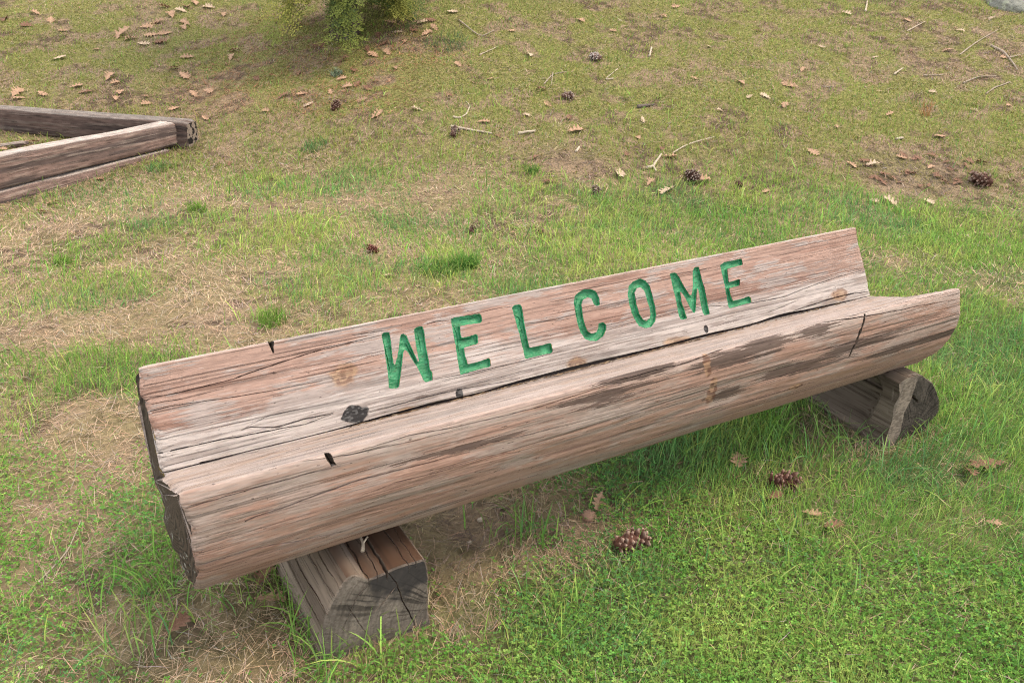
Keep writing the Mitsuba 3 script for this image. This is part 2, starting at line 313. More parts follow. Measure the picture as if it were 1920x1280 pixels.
scene['m_green'] = {'type': 'principledthin', 'base_color': VC, 'roughness': 0.55, 'spec_trans': 0.0, 'diff_trans': 0.7, 'eta': 1.4}
scene['m_straw'] = {'type': 'twosided', 'bsdf': {'type': 'principled', 'base_color': VC, 'roughness': 0.8, 'specular': 0.15}}
def oak(c0, c1):
    def fn(p, n, uv):
        vein = ss(0.06, 0.0, dr.abs(uv.y)) + 0.6 * ss(0.16, 0.04, dr.abs(dr.abs(uv.y) * 3 - (uv.x * 6 - dr.floor(uv.x * 6))))
        c = mix(c0, c1, fbm(uv.x * 5, uv.y * 9, p.x * 3, 3))
        return mix(c, mi.Color3f(c0) * 1.25, dr.clip(vein, 0, 1) * 0.4)
    return {'type': 'twosided', 'bsdf': {'type': 'principled', 'base_color': mikit.proc(fn), 'roughness': 0.7, 'specular': 0.3}}
scene['m_leaf_tan'] = oak((0.375, 0.248, 0.170), (0.275, 0.165, 0.106))
scene['m_leaf_pale'] = oak((0.44, 0.35, 0.265), (0.36, 0.265, 0.19))
scene['m_leaf_brown'] = oak((0.200, 0.108, 0.068), (0.125, 0.066, 0.046))
scene['m_cone'] = {'type': 'twosided', 'bsdf': {'type': 'principled', 'base_color': VC, 'roughness': 0.75, 'specular': 0.2}}
scene['m_twig'] = rough(mikit.proc(lambda p, n, uv: mix((0.36, 0.31, 0.26), (0.22, 0.175, 0.14), fbm(p.x * 60, p.y * 60, p.z * 60))), 0.85, 0.15)
scene['m_twig_pale'] = rough(mikit.proc(lambda p, n, uv: mix((0.46, 0.40, 0.33), (0.33, 0.275, 0.215), fbm(p.x * 60, p.y * 60, p.z * 60))), 0.8, 0.15)
scene['m_twig_dark'] = rough(mikit.proc(lambda p, n, uv: mix((0.075, 0.065, 0.062), (0.16, 0.13, 0.115), fbm(p.x * 60, p.y * 60, p.z * 60))), 0.85, 0.15)
def bark_color(p, n, uv):
    a = noise(uv.x * 34, uv.y * 5, 1.0); b = fbm(uv.x * 30, uv.y * 6, 2.0, 3)
    return mix(mix((0.105, 0.076, 0.066), (0.045, 0.034, 0.031), ss(0.3, 0.7, a)), (0.17, 0.135, 0.12), ss(0.55, 0.75, b) * 0.6)
scene['m_bark'] = rough(mikit.proc(bark_color), 0.9, 0.1, lambda p, n, uv: noise(uv.x * 34, uv.y * 5, 1.0) + 0.4 * fbm(uv.x * 30, uv.y * 6, 2.0), 0.02)
def rock_color(p, n, uv):
    a = fbm(p.x * 9, p.y * 9, p.z * 9, 4)
    return mix(mix((0.24, 0.25, 0.225), (0.16, 0.16, 0.145), a), (0.29, 0.31, 0.25), ss(0.55, 0.68, fbm(p.x * 21, p.y * 21, p.z * 21 + 4, 3)))
scene['m_rock'] = rough(mikit.proc(rock_color), 0.9, 0.15, lambda p, n, uv: fbm(p.x * 40, p.y * 40, p.z * 40), 0.01)
scene['m_stone'] = rough(mikit.proc(lambda p, n, uv: mix((0.30, 0.19, 0.14), (0.19, 0.115, 0.085), fbm(p.x * 50, p.y * 50, p.z * 50))), 0.85, 0.2)

# ---------------------------------------------------------------- ground
def axis(lo, a, b, hi, d, n):
    k = np.geomspace(1, 1 + (a - lo), n); l = a - (k - 1)[::-1]
    k2 = np.geomspace(1, 1 + (hi - b), n)
    return np.concatenate([l[:-1], np.arange(a, b, d), b + (k2 - 1)])
sa, ta = axis(-80, 0.6, 10.5, 160, 0.06, 18), axis(-120, -6.5, 7.5, 120, 0.06, 18)
SG, TG = np.meshgrid(sa, ta, indexing='ij')
gx, gy = from_st(SG.ravel(), TG.ravel())
gv = np.stack([gx, gy, zg(gx, gy)], 1)
gi, gj = np.meshgrid(np.arange(len(sa) - 1), np.arange(len(ta) - 1), indexing='ij'); nt = len(ta)
q = np.stack([gi * nt + gj, gi * nt + gj + 1, (gi + 1) * nt + gj + 1, (gi + 1) * nt + gj], -1).reshape(-1, 4)
gm = trimesh.Trimesh(gv, np.vstack([q[:, [0, 1, 2]], q[:, [0, 2, 3]]]), process=False)
if gm.face_normals[0][2] < 0: gm.invert()
obj('ground', mikit.ply(gm, 'm_ground', smooth=True), kind='structure', label='soil and thatch of the lawn and the bank behind it', category='ground')

# ---------------------------------------------------------------- the log bench
def log_section():
    """closed outline (y, z, kind): back plane from top to inner corner, seat to the lip, then round the log"""
    pts = []
    for k, v in enumerate(np.linspace(LB, 0.0, 96)): pts.append((*(np.array([0, IZ]) + TB * v), 0))
    for v in np.linspace(0, LS, 96)[1:]: pts.append((*(np.array([0, IZ]) + TS * v), 1))
    a0 = math.atan2(FP[1] - CZ, FP[0] - CY) % (2 * math.pi); a1 = math.atan2(TP[1] - CZ, TP[0] - CY) + 2 * math.pi
    for a in np.concatenate([np.linspace(a0, 1.58 * math.pi, 150)[1:], np.linspace(1.58 * math.pi, a1, 46)[1:-1]]):
        pts.append((CY + R * math.cos(a), CZ + R * math.sin(a), 2))
    return np.array(pts)
SEC = log_section()
# round the three hard edges: smooth the outline a few times near them
yz = SEC[:, :2].copy(); nT, nF = 0, 190
soft = np.zeros(len(yz))
for k, wd in ((0, 6), (nF, 14)):
    dd = np.abs((np.arange(len(yz)) - k + len(yz) // 2) % len(yz) - len(yz) // 2); soft = np.maximum(soft, np.clip(1 - dd / wd, 0, 1))
isF = np.abs(np.arange(len(yz)) - nF) < 20
for it in range(40):
    yz = yz + (soft * np.where(isF & (it > 20), 0, 1))[:, None] * 0.5 * ((np.roll(yz, 1, 0) + np.roll(yz, -1, 0)) / 2 - yz)
tan2 = np.roll(yz, -1, 0) - np.roll(yz, 1, 0); tan2 /= np.linalg.norm(tan2, axis=1, keepdims=True)
nor2 = np.stack([-tan2[:, 1], tan2[:, 0]], 1)
if nor2[20] @ NB < 0: nor2 = -nor2
xs = np.concatenate([[0, 0.002, 0.005, 0.010, 0.018], np.arange(0.03, LL - 0.03, 0.011), [LL - 0.018, LL - 0.010, LL - 0.005, LL - 0.002, LL]])
nr, nc = len(yz), len(xs)
X = np.repeat(xs[:, None], nr, 1); Y = np.repeat(yz[None, :, 0], nc, 0); Z = np.repeat(yz[None, :, 1], nc, 0)
P3 = np.stack([X, Y, Z], -1)
disp = (meshkit.fbm(P3 * [1.4, 9, 9], 3, 1) - 0.5) * 0.016 + (meshkit.fbm(P3 * [5, 60, 60], 2, 2) - 0.5) * 0.0045
kind = SEC[:, 2]
disp *= np.where(kind == 0, 0.5, 1.0)[None]
disp += (kind == 2) * (meshkit.fbm(P3 * [0.9, 5, 5], 2, 9) - 0.5) * 0.026
vs_row = np.where(kind == 1, np.linalg.norm(yz - [0, IZ], axis=1), 0)
disp += -((kind == 1) * 0.014 * np.sin(np.clip(vs_row / LS, 0, 1) * np.pi))[None]                     # the seat is a little hollow
endd = np.minimum(X, LL - X); thin = np.exp(-np.minimum(np.arange(nr), nr - np.arange(nr)) / 14.0)[None]
disp *= 1 - 0.85 * thin
disp *= 1 - 0.8 * (soft * isF)[None]
disp -= 0.006 * (1 - 0.8 * thin) * (1 - 0.85 * (soft * isF)[None]) * np.clip(1 - endd / 0.018, 0, 1) ** 2 * (0.6 + 0.8 * meshkit.fbm(P3 * [0, 14, 14], 2, 4))
for _ in range(60): disp = disp + 0.5 * np.clip(soft * 2, 0, 1)[None] * ((np.roll(disp, 1, 1) + np.roll(disp, -1, 1)) / 2 - disp)
Y = Y + nor2[None, :, 0] * disp; Z = Z + nor2[None, :, 1] * disp
back_off = sstep(0.0, 0.05, endd); cut = (meshkit.fbm(np.stack([Y * 22, Z * 22, X * 0], -1), 3, 6) - 0.5) * 0.030 * (1 - back_off)
X = X + cut * np.where(X < 1, 1, 0.4) - 0.004 * (X < 1) * (1 - back_off)
X += np.where(X < 1, 1, 0) * (1 - back_off) * 0.012 * np.clip(-(Y + 0.05) / 0.3, 0, 1) * np.clip((IZ - 0.02 - Z) / 0.15, 0, 1)
# end lip of the seat leans outwards at the right end
LV = np.stack([X, Y, Z], -1).reshape(-1, 3)
LF = ring_grid(nr, nc)
c0 = cap(LV[:nr, 1:]); cN = cap(LV[-nr:, 1:]) + (nc - 1) * nr
def orient(f, ref):
    n = np.cross(LV[f[:, 1]] - LV[f[:, 0]], LV[f[:, 2]] - LV[f[:, 0]]).sum(0)
    return f if n @ ref > 0 else f[:, ::-1]
fo = LF if np.einsum('ij,ij->', np.cross(LV[LF[:, 1]] - LV[LF[:, 0]], LV[LF[:, 2]] - LV[LF[:, 0]]), LV[LF].mean(1) - [1.2, CY, CZ]) > 0 else LF[:, ::-1]
LOG = man(LV, np.vstack([fo, orient(c0, [-1, 0, 0]), orient(cN, [1, 0, 0])]))
print('log', LOG.status(), LOG.num_tri(), LOG.volume())
assert LOG.status() == m3.Error.NoError

LOGT = trimesh.Trimesh(LV, np.vstack([fo, orient(c0, [-1, 0, 0]), orient(cN, [1, 0, 0])]), process=False)
def on_log(px, py, fall):
    """the first point of the log on the lines of sight, or the plain surface where they miss it"""
    P = np.atleast_2d(fall(px, py)); d = P - CAM; d /= np.linalg.norm(d, axis=1, keepdims=True)
    loc, idx, _ = LOGT.ray.intersects_location(np.repeat(CAM[None], len(d), 0), d, multiple_hits=False)
    P = P.copy(); ok = np.linalg.norm(loc - P[idx], axis=1) < 0.06; P[idx[ok]] = loc[ok]
    return P
def crack(pts, nrm, w, depth, jitter=0.0004, step=0.012, taper=True):
    """a wedge that follows points on a surface"""
    pts = np.asarray(pts, float)
    L = np.r_[0, np.cumsum(np.linalg.norm(np.diff(pts, axis=0), axis=1))]
    n = max(4, int(L[-1] / step)); u = np.linspace(0, L[-1], n)
    p = np.stack([np.interp(u, L, pts[:, k]) for k in range(3)], 1)
    N = np.array([nrm(q) for q in p]) if callable(nrm) else np.repeat(np.asarray(nrm, float)[None], n, 0)
    t = np.gradient(p, axis=0); t /= np.linalg.norm(t, axis=1, keepdims=True)
    s = np.cross(t, N); s /= np.linalg.norm(s, axis=1, keepdims=True)
    wob = np.cumsum(RNG.normal(size=n)); wob -= np.linspace(wob[0], wob[-1], n)
    p = p + s * (wob * jitter)[:, None]
    prof = (np.sin(np.linspace(0.08, 0.97, n) * np.pi) ** 0.5 if taper else np.ones(n)) * (0.65 + 0.6 * RNG.random(n))
    hw = (w / 2 * prof * (depth * (0.4 + 0.6 * prof) + 0.006) / (depth * (0.4 + 0.6 * prof)))[:, None]; dd = (depth * (0.4 + 0.6 * prof))[:, None]
    v = np.stack([p + N * 0.006 + s * hw, p + N * 0.006 - s * hw, p - N * dd], 1).reshape(-1, 3)
    f = np.vstack([ring_grid(3, n), [[0, 1, 2]], [[3 * n - 1, 3 * n - 2, 3 * n - 3]]])
    m = trimesh.Trimesh(v, f, process=False)
    if m.volume < 0: m.invert()
    return man(m.vertices, m.faces)
arcN = lambda q: np.array([0, q[1] - CY, q[2] - CZ]) / math.hypot(q[1] - CY, q[2] - CZ)
def px(lst): a = np.array(lst, float); return a[:, 0], a[:, 1]
cutters = []
for pts, w, d in [
    ([(266, 746), (320, 739), (439, 709), (520, 682), (604, 656), (710, 629)], .0030, .012),
    ([(278, 772), (333, 759), (455, 741), (604, 714)], .0022, .008), ([(284, 757), (340, 748), (420, 728)], .0018, .007),
    ([(295, 850), (375, 831), (423, 820), (500, 806), (572, 794), (625, 776)], .0034, .014),
    ([(452, 807), (466, 800), (519, 801), (572, 785), (625, 774)], .0045, .010), ([(452, 807), (470, 796), (500, 780), (545, 770), (575, 765)], .0015, .005),
    ([(304, 886), (402, 863), (484, 847), (487, 842)], .0055, .014),
    ([(660, 628), (700, 623), (732, 619)], .0022, .008), ([(800, 607), (820, 602), (845, 600)], .003, .006), ([(850, 598), (930, 579), (960, 574)], .0018, .006),
    ([(816, 711), (880, 699), (970, 681), (1056, 656)], .0020, .008), ([(693, 773), (770, 752), (852, 732), (900, 724), (975, 709)], .0024, .010),
    ([(1137, 619), (1190, 604), (1246, 591), (1360, 563)], .0024, .008), ([(1290, 586), (1329, 575), (1410, 569), (1471, 556), (1532, 533), (1629, 503)], .0028, .012),
    ([(1475, 536), (1540, 520), (1622, 501)], .0018, .007), ([(1487, 583), (1572, 557), (1600, 550), (1633, 546)], .0050, .016),
    ([(985, 607), (1040, 600), (1056, 596)], .0018, .006), ([(900, 655), (960, 644), (1010, 634)], .0016, .006), ([(1040, 603), (1080, 594)], .0016, .005),
    ([(1440, 585), (1470, 574), (1500, 560)], .0024, .010), ([(560, 700), (640, 684), (725, 660)], .0016, .006), ([(1380, 515), (1480, 488), (1560, 470)], .0013, .004),
    ([(1160, 545), (1250, 522), (1350, 497)], .0013, .004), ([(420, 690), (520, 672), (660, 640)], .0014, .005)]:
    cutters.append(crack(on_log(*px(pts), on_back), NB3, w * 1.15, d))
for pts, w, d in [
    ([(346, 953), (450, 924), (572, 889), (640, 872)], .0022, .010), ([(350, 1008), (476, 969), (560, 940), (667, 900), (780, 872), (880, 847)], .0034, .016),
    ([(352, 1061), (476, 1028), (560, 1013), (640, 996)], .0032, .014), ([(346, 914), (430, 896), (519, 873), (640, 855), (731, 836), (880, 799)], .0020, .009),
    ([(680, 842), (770, 814), (850, 800), (934, 782), (1010, 762), (1088, 737), (1180, 712), (1269, 687)], .0022, .009),
    ([(680, 927), (740, 905), (816, 887), (870, 872), (952, 850), (975, 847)], .0026, .012),
    ([(1120, 722), (1280, 681), (1349, 656), (1442, 624), (1540, 607), (1600, 597), (1686, 583), (1800, 560)], .0034, .016),
    ([(1500, 607), (1600, 590), (1700, 566), (1790, 545)], .0016, .007), ([(900, 835), (1000, 812), (1090, 790)], .0020, .007),
    ([(520, 950), (600, 925), (690, 905)], .0014, .005), ([(1000, 860), (1120, 828), (1230, 790)], .0016, .006), ([(1240, 745), (1330, 715), (1420, 690)], .0016, .006),
    ([(1260, 800), (1400, 752), (1500, 722)], .0016, .006), ([(1700, 610), (1750, 596), (1797, 585)], .0014, .005), ([(720, 960), (830, 925), (940, 890)], .0016, .006),
    ([(420, 980), (500, 957), (580, 935)], .0013, .005), ([(1500, 665), (1600, 640), (1690, 620)], .0014, .005), ([(820, 880), (930, 852), (1040, 823)], .0014, .005),
    ([(600, 970), (720, 930), (800, 905)], .0013, .005), ([(1100, 770), (1180, 748), (1300, 712)], .0014, .006), ([(380, 935), (470, 915), (520, 905)], .0012, .004)]:
    cutters.append(crack(on_log(*px(pts), on_arc), arcN, w * 1.35, d))
for pts, w, d in [([(1060, 722), (1300, 655), (1480, 610), (1600, 580), (1700, 558)], .006, .009), ([(640, 838), (800, 795), (1000, 738)], .0025, .008), ([(900, 758), (1100, 705), (1250, 664)], .0025, .008)]:
    cutters.append(crack(on_log(*px(pts), on_seat), NS3, w * 1.0, d))
# saw kerfs
cutters.append(crack(on_log(*px([(1621, 588), (1617, 610), (1608, 636), (1600, 650), (1591, 670)]), on_arc), arcN, .010, .020, 0.0006, 0.008))
cutters.append(crack(on_log(*px([(608, 840), (613, 850), (620, 862), (627, 874)]), on_arc), arcN, .011, .022, 0.0006, 0.008, False))
for a, b, w in (((503, 620), (513, 662), .013), ((474, 624), (483, 645), .007)):
    cutters.append(crack(on_log(*px([a, ((a[0] + b[0]) / 2, (a[1] + b[1]) / 2), b]), on_back), NB3 + [0, 0.25, 0.4], w, .020, 0.0004, 0.006))
# the open joint between seat and backrest
jx = np.linspace(-0.02, LL + 0.02, 150)
jw = 0.003 + 0.007 * sstep(0.35, 0.75, jx) * sstep(2.40, 2.15, jx) * (0.45 + 1.1 * meshkit.noise(np.c_[jx * 6, jx * 0, jx * 0], 4))
TS3, TB3 = np.array([0, *TS]), np.array([0, *TB])
jc = np.stack([jx, 0 * jx, 0 * jx + IZ], 1) + TB3 * (jw * 0.55 + 0.004 * (meshkit.fbm(np.c_[jx * 3, jx * 0, jx * 0 + 2], 2, 8) - 0.5))[:, None]
jv = np.stack([jc + TS3 * 0.02 + TB3 * jw[:, None] * 0.6, jc + TS3 * 0.02 - TB3 * jw[:, None] * 0.6, jc - TS3 * 0.055 - TB3 * jw[:, None] * 0.3, jc - TS3 * 0.055 + TB3 * jw[:, None] * 0.3], 1).reshape(-1, 3)
jm = trimesh.Trimesh(jv, np.vstack([ring_grid(4, 150), [[0, 1, 2], [0, 2, 3]], [[599, 598, 597], [599, 597, 596]]]), process=False)
if jm.volume < 0: jm.invert()
cutters.append(man(jm.vertices, jm.faces)); print('joint', cutters[-1].status(), jm.is_watertight)
for i in range(46):      # dents and chips along the three long edges and the near end
    xq = RNG.uniform(0.0, LL); e_ = (yz[0], yz[nF], np.array([CY + R * math.cos(3.3), CZ + R * math.sin(3.3)]))[i % 2]
    r_ = RNG.uniform(0.005, 0.011)
    cutters.append(m3.Manifold.sphere(1.0, 14).scale([r_ * RNG.uniform(1.5, 5.5), r_, r_]).translate([xq, e_[0] + RNG.normal() * 0.003, e_[1] + r_ * RNG.uniform(0.35, 0.75)]))
LOG = LOG - m3.Manifold.batch_boolean(cutters, m3.OpType.Add)

# carved letters, as outlines on the backrest
def outline(pts, ox, oy, sc):
    P = on_back(*px([(ox + a / sc, oy + b / sc) for a, b in pts]))
    return np.stack([P[:, 0], vb_of(P)], 1)
W5, C6 = (690, 560, 1920 / 370), (1050, 460, 1920 / 380)
LETTERS = [
    ('W', W5, [(128, 345), (150, 323), (212, 318), (228, 400), (245, 560), (258, 645), (282, 570), (298, 480), (308, 385), (318, 346), (345, 334), (378, 350), (400, 405), (440, 490), (497, 622), (486, 560), (464, 440), (443, 298), (470, 270), (532, 260), (549, 300), (566, 420), (590, 560), (610, 690), (634, 722), (634, 793), (560, 818), (538, 800), (500, 712), (460, 640), (420, 580), (385, 512), (360, 500), (350, 530), (340, 620), (325, 740), (305, 858), (285, 872), (210, 880), (198, 858), (188, 700), (164, 530), (140, 400)], []),
    ('E', W5, [(802, 192), (840, 176), (1000, 155), (1085, 138), (1108, 158), (1117, 216), (1095, 240), (980, 252), (902, 268), (905, 320), (914, 374), (985, 360), (1055, 338), (1072, 350), (1080, 432), (1050, 448), (938, 478), (952, 550), (974, 632), (1080, 605), (1175, 570), (1194, 588), (1199, 655), (1175, 668), (1040, 702), (905, 744), (890, 735), (872, 610), (850, 450), (822, 310)], []),
    ('L', W5, [(1398, 85), (1425, 57), (1480, 47), (1502, 75), (1520, 190), (1545, 330), (1572, 470), (1670, 452), (1772, 425), (1790, 440), (1802, 515), (1785, 532), (1660, 558), (1540, 588), (1524, 580), (1508, 500), (1470, 340), (1430, 200)], []),
    ('C', C6, [(350, 580), (383, 566), (377, 500), (342, 430), (290, 408), (230, 412), (168, 443), (136, 480), (128, 540), (145, 640), (165, 740), (190, 822), (235, 888), (290, 908), (350, 908), (410, 868), (442, 800), (442, 750), (415, 720), (363, 736), (360, 788), (340, 820), (300, 832), (266, 810), (241, 750), (221, 650), (208, 560), (221, 518), (265, 493), (300, 508), (318, 560)], []),
    ('O', C6, [(638, 460), (648, 385), (690, 338), (760, 307), (812, 328), (852, 380), (882, 480), (907, 580), (918, 660), (907, 722), (870, 774), (810, 788), (748, 767), (708, 702), (678, 640), (650, 540)],
     [(710, 450), (730, 412), (760, 398), (795, 427), (815, 490), (845, 590), (858, 650), (848, 692), (820, 710), (785, 692), (755, 642), (730, 560)]),
    ('M', C6, [(1037, 270), (1060, 255), (1100, 253), (1132, 300), (1182, 390), (1230, 466), (1247, 464), (1257, 380), (1254, 250), (1270, 206), (1317, 198), (1327, 240), (1347, 320), (1377, 420), (1402, 540), (1423, 640), (1417, 657), (1368, 664), (1352, 640), (1333, 560), (1318, 470), (1302, 400), (1298, 500), (1291, 620), (1275, 650), (1253, 625), (1213, 552), (1165, 465), (1142, 440), (1158, 540), (1183, 600), (1208, 690), (1192, 702), (1143, 707), (1127, 670), (1098, 520), (1067, 400), (1048, 320)], []),
    ('E', C6, [(1512, 186), (1560, 153), (1640, 140), (1722, 120), (1736, 186), (1660, 206), (1588, 226), (1600, 346), (1650, 332), (1692, 316), (1706, 326), (1704, 382), (1660, 395), (1606, 408), (1622, 470), (1642, 522), (1720, 502), (1792, 476), (1812, 495), (1818, 542), (1800, 548), (1700, 575), (1608, 598), (1596, 585), (1560, 400)], [])]
# dark tool grooves left along some strokes (same pixel frames as the letters)
GROOVES = [(W5, [(160, 390), (190, 520), (235, 740)]), (W5, [(335, 430), (380, 440), (480, 620)]), (W5, [(500, 330), (520, 430), (535, 515)]), (W5, [(845, 250), (880, 330), (900, 470), (915, 560)]), (W5, [(900, 200), (1080, 175)]), (W5, [(880, 400), (1030, 385)]),
           (W5, [(1430, 150), (1475, 300), (1530, 470)]), (W5, [(1440, 155), (1490, 180), (1520, 330)]), (C6, [(150, 500), (165, 600), (200, 760)]), (C6, [(270, 460), (310, 500), (345, 560)]), (C6, [(160, 590), (185, 480)]), (C6, [(680, 630), (720, 690)]), (C6, [(1540, 230), (1590, 400)])]
def vb_points(a):  # (x, v) on the backrest -> space
    return np.stack([a[:, 0], TB[0] * a[:, 1], IZ + TB[1] * a[:, 1]], 1)
B34 = np.eye(4)[:3].copy(); B34[:, 0], B34[:, 1], B34[:, 2], B34[:, 3] = [1, 0, 0], [0, *TB], NB3, I3
def smooth_poly(a, h=None):
    p = sg.Polygon(a, [h] if h is not None else []).buffer(0)
    p = p.buffer(-0.0013, join_style='round').buffer(0.0020, join_style='round').buffer(-0.0018, join_style='round')
    return p.simplify(0.0004)
def cross(p):
    polys = [p] if p.geom_type == 'Polygon' else list(p.geoms)
    return m3.CrossSection([np.asarray(r.coords)[:-1] for q in polys for r in [q.exterior, *q.interiors]], m3.FillRule.EvenOdd)
def ragged(p, amp, seed):
    def rg(r):
        L = r.length; n = int(L / 0.004); c = np.array([r.interpolate(k * L / n).coords[0] for k in range(n)])
        return c + (np.stack([meshkit.noise(np.c_[c * 260, np.full(n, seed + k)], 3) for k in (0, 5)], 1) - 0.5) * 2 * amp
    return sg.Polygon(rg(p.exterior), [rg(h) for h in p.interiors]).buffer(0)
DEPTH = 0.017
letter_meshes = []
for i, (ch, fr, pts, hole) in enumerate(LETTERS):
    poly = ragged(smooth_poly(outline(pts, *fr), outline(hole, *fr) if hole else None), 0.0007, i * 11)
    poly = poly if poly.geom_type == 'Polygon' else max(poly.geoms, key=lambda g: g.area)
    LOG = LOG - m3.Manifold.extrude(cross(poly), DEPTH + 0.03).translate([0, 0, -DEPTH]).transform(B34)
    outer = m3.Manifold.extrude(cross(poly.buffer(-0.0003)), DEPTH - 0.0025).translate([0, 0, -DEPTH + 0.0003])
    inner = poly.buffer(-0.0016)
    core = m3.Manifold.extrude(cross(inner), 0.03).translate([0, 0, -DEPTH + 0.0035]).refine_to_length(0.0045)
    edge = poly.boundary
    def warp(v, edge=edge, i=i):
        v = np.array(v); low = v[:, 2] < -DEPTH + 0.0036
        d = shapely.distance(edge, shapely.points(v[:, :2]))
        nz = meshkit.fbm(np.c_[v[:, 0] * 120, v[:, 1] * 180, np.full(len(v), i)], 3, 4)
        v[low, 2] += (np.clip(1 - d / 0.010, 0, 1) ** 2 * 0.0035 + (nz - 0.5) * 0.0036)[low]
        return v
    core = core.warp_batch(warp)
    L3 = (outer - core).transform(B34)
    gs = [crack(on_back(*px([(f[0] + a / f[2], f[1] + b / f[2]) for a, b in g])) - NB3 * (DEPTH - 0.0045), NB3, 0.0036, 0.0042, 0.0008, 0.006) for f, g in GROOVES if poly.contains(sg.Point(outline([g[len(g) // 2]], *f)[0])) or poly.contains(sg.Point(outline([g[0]], *f)[0]))]
    if gs: L3 = L3 - m3.Manifold.batch_boolean(gs, m3.OpType.Add)
    letter_meshes.append((ch, L3))
# part backrest and seat along the plane that carries the seat surface on backwards
Wn = -NS3 if NS3[2] < 0 else NS3
upper, lower = LOG.split_by_plane(Wn.tolist(), float(Wn @ I3) - 0.012)
print('bench', LOG.num_tri(), upper.num_tri(), lower.num_tri())
bench = thing('log_bench', 'weathered log bench with green letters carved into its backrest, resting on two wooden blocks', 'bench')
bk = obj('backrest', mikit.ply(tm(upper), 'm_log', smooth=40), bench, label='sloping backrest of bleached wood with the word WELCOME carved in green')
obj('seat', mikit.ply(tm(lower), 'm_log', smooth=40), bench, label='rounded seat half of the log, stained dark near the right end')
for ch, m in letter_meshes:
    obj('letter', mikit.ply(tm(m), 'm_paint', smooth=35), bk, label=f'carved letter {ch} painted green')
# dirt and needles lying in the joint
def litter_mesh(n, place, l0, l1, w):
    P = place(n); az = RNG.random(n) * 2 * np.pi if P.shape[1] == 3 else P[:, 3]
    l = RNG.uniform(l0, l1, n); d = np.stack([np.cos(az), np.sin(az) * 0.5, RNG.normal(size=n) * 0.2], 1) * (l / 2)[:, None]
    u = np.stack([-np.sin(az), np.cos(az), RNG.normal(size=n) * 0.4], 1) * w
    h = np.array([0, 0, 1.0]) * w
    v = np.stack([P[:, :3] - d, P[:, :3] + u + h, P[:, :3] + d, P[:, :3] - u + h], 1).reshape(-1, 3)
    k = np.arange(n)[:, None] * 4
    return v, np.vstack([k + [0, 1, 2], k + [0, 2, 3], k + [0, 3, 1], k + [1, 3, 2]])
def in_joint(n):
    x = np.concatenate([RNG.uniform(0.45, 2.36, n // 2), RNG.normal(1.25, 0.35, n - n // 2)]).clip(0.3, 2.4)
    off = RNG.normal(size=n) * 0.006
    return np.stack([x, -0.004 - 0.9 * np.abs(off), IZ + 0.003 + 0.42 * np.abs(off), RNG.normal(0, 0.5, n)], 1)
lv, lf = litter_mesh(420, in_joint, 0.006, 0.036, 0.0013)
lc = np.repeat(np.array([[0.12, 0.075, 0.045], [0.06, 0.042, 0.03], [0.26, 0.19, 0.13], [0.16, 0.10, 0.06]])[RNG.integers(0, 4, 420)], 4, 0)
obj('debris', mikit.ply((lv, lf), 'm_straw', color=lc), bench, kind='stuff', label='needles and crumbs lying in the joint behind the seat')

def block_mesh(outline_xz, y0, y1, amp, seed, hollow=None):
    o = np.array(outline_xz, float); o = o[::-1] if sg.Polygon(o).exterior.is_ccw else o
    ln = sg.LinearRing(o); n = int(ln.length / 0.010)
    ring = np.array([ln.interpolate(k / n, True).coords[0] for k in range(n)])
    for _ in range(2): ring = ring * 0.6 + 0.2 * (np.roll(ring, 1, 0) + np.roll(ring, -1, 0))
    ys = np.concatenate([[y0, y0 + 0.004, y0 + 0.012], np.arange(y0 + 0.024, y1, 0.016), [y1]])
    X, Z = (np.repeat(ring[None, :, k], len(ys), 0) for k in (0, 1)); Y = np.repeat(ys[:, None], n, 1)
    t = np.roll(ring, -1, 0) - np.roll(ring, 1, 0); t /= np.linalg.norm(t, axis=1, keepdims=True)
    nn = np.stack([-t[:, 1], t[:, 0]], 1); c = ring.mean(0)
    if ((ring - c) * nn).sum() < 0: nn = -nn
    P = np.stack([X, Y, Z], -1)
    d = (meshkit.fbm(P * [26, 2.5, 26], 3, seed) - 0.5) * amp + (meshkit.fbm(P * [70, 8, 70], 2, seed + 1) - 0.5) * amp * 0.5
    d -= 0.004 * (Y == y0)
    if hollow: d -= hollow(X, Y, Z)
    X, Z = X + nn[None, :, 0] * d, Z + nn[None, :, 1] * d
    Y = Y + (meshkit.fbm(np.stack([X * 18, Z * 18, Y * 0], -1), 3, seed + 2) - 0.5) * 0.014 * (1 - sstep(0, 0.03, Y - y0))
    v = np.stack([X, Y, Z], -1).reshape(-1, 3)
    f = np.vstack([ring_grid(n, len(ys)), cap(v[:n][:, [0, 2]])[:, ::-1], cap(v[-n:][:, [0, 2]]) + (len(ys) - 1) * n])
    m = trimesh.Trimesh(v, f, process=False); m.fix_normals()
    return m
YB = -0.44462 * S
def on_face(lst, y):
    P = at_plane(*px(lst), [0, y, 0], np.array([0, 1.0, 0]))
    return P[:, [0, 2]]
o1 = on_face([(604, 1185), (612, 1155), (624, 1126), (638, 1100), (648, 1085), (661, 1077), (674, 1079), (688, 1088), (705, 1080), (727, 1072), (748, 1062), (769, 1056), (786, 1050), (800, 1045), (803, 1075), (803, 1131), (807, 1168)], YB)
o1 = np.vstack([o1, [o1[-1, 0] + 0.002, -0.05], [o1[0, 0] - 0.012, -0.05]])
b1 = block_mesh(o1, YB, 0.20, 0.008, 21)
B1 = man(b1.vertices, b1.faces)
ny = np.array([0, -1.0, 0]); nz = np.array([0, 0, 1.0])
def face_pts(lst, y=YB): return at_plane(*px(lst), [0, y, 0], np.array([0, 1.0, 0]))
ztop = lambda lst, z: at_plane(*px(lst), [0, 0, z], nz)
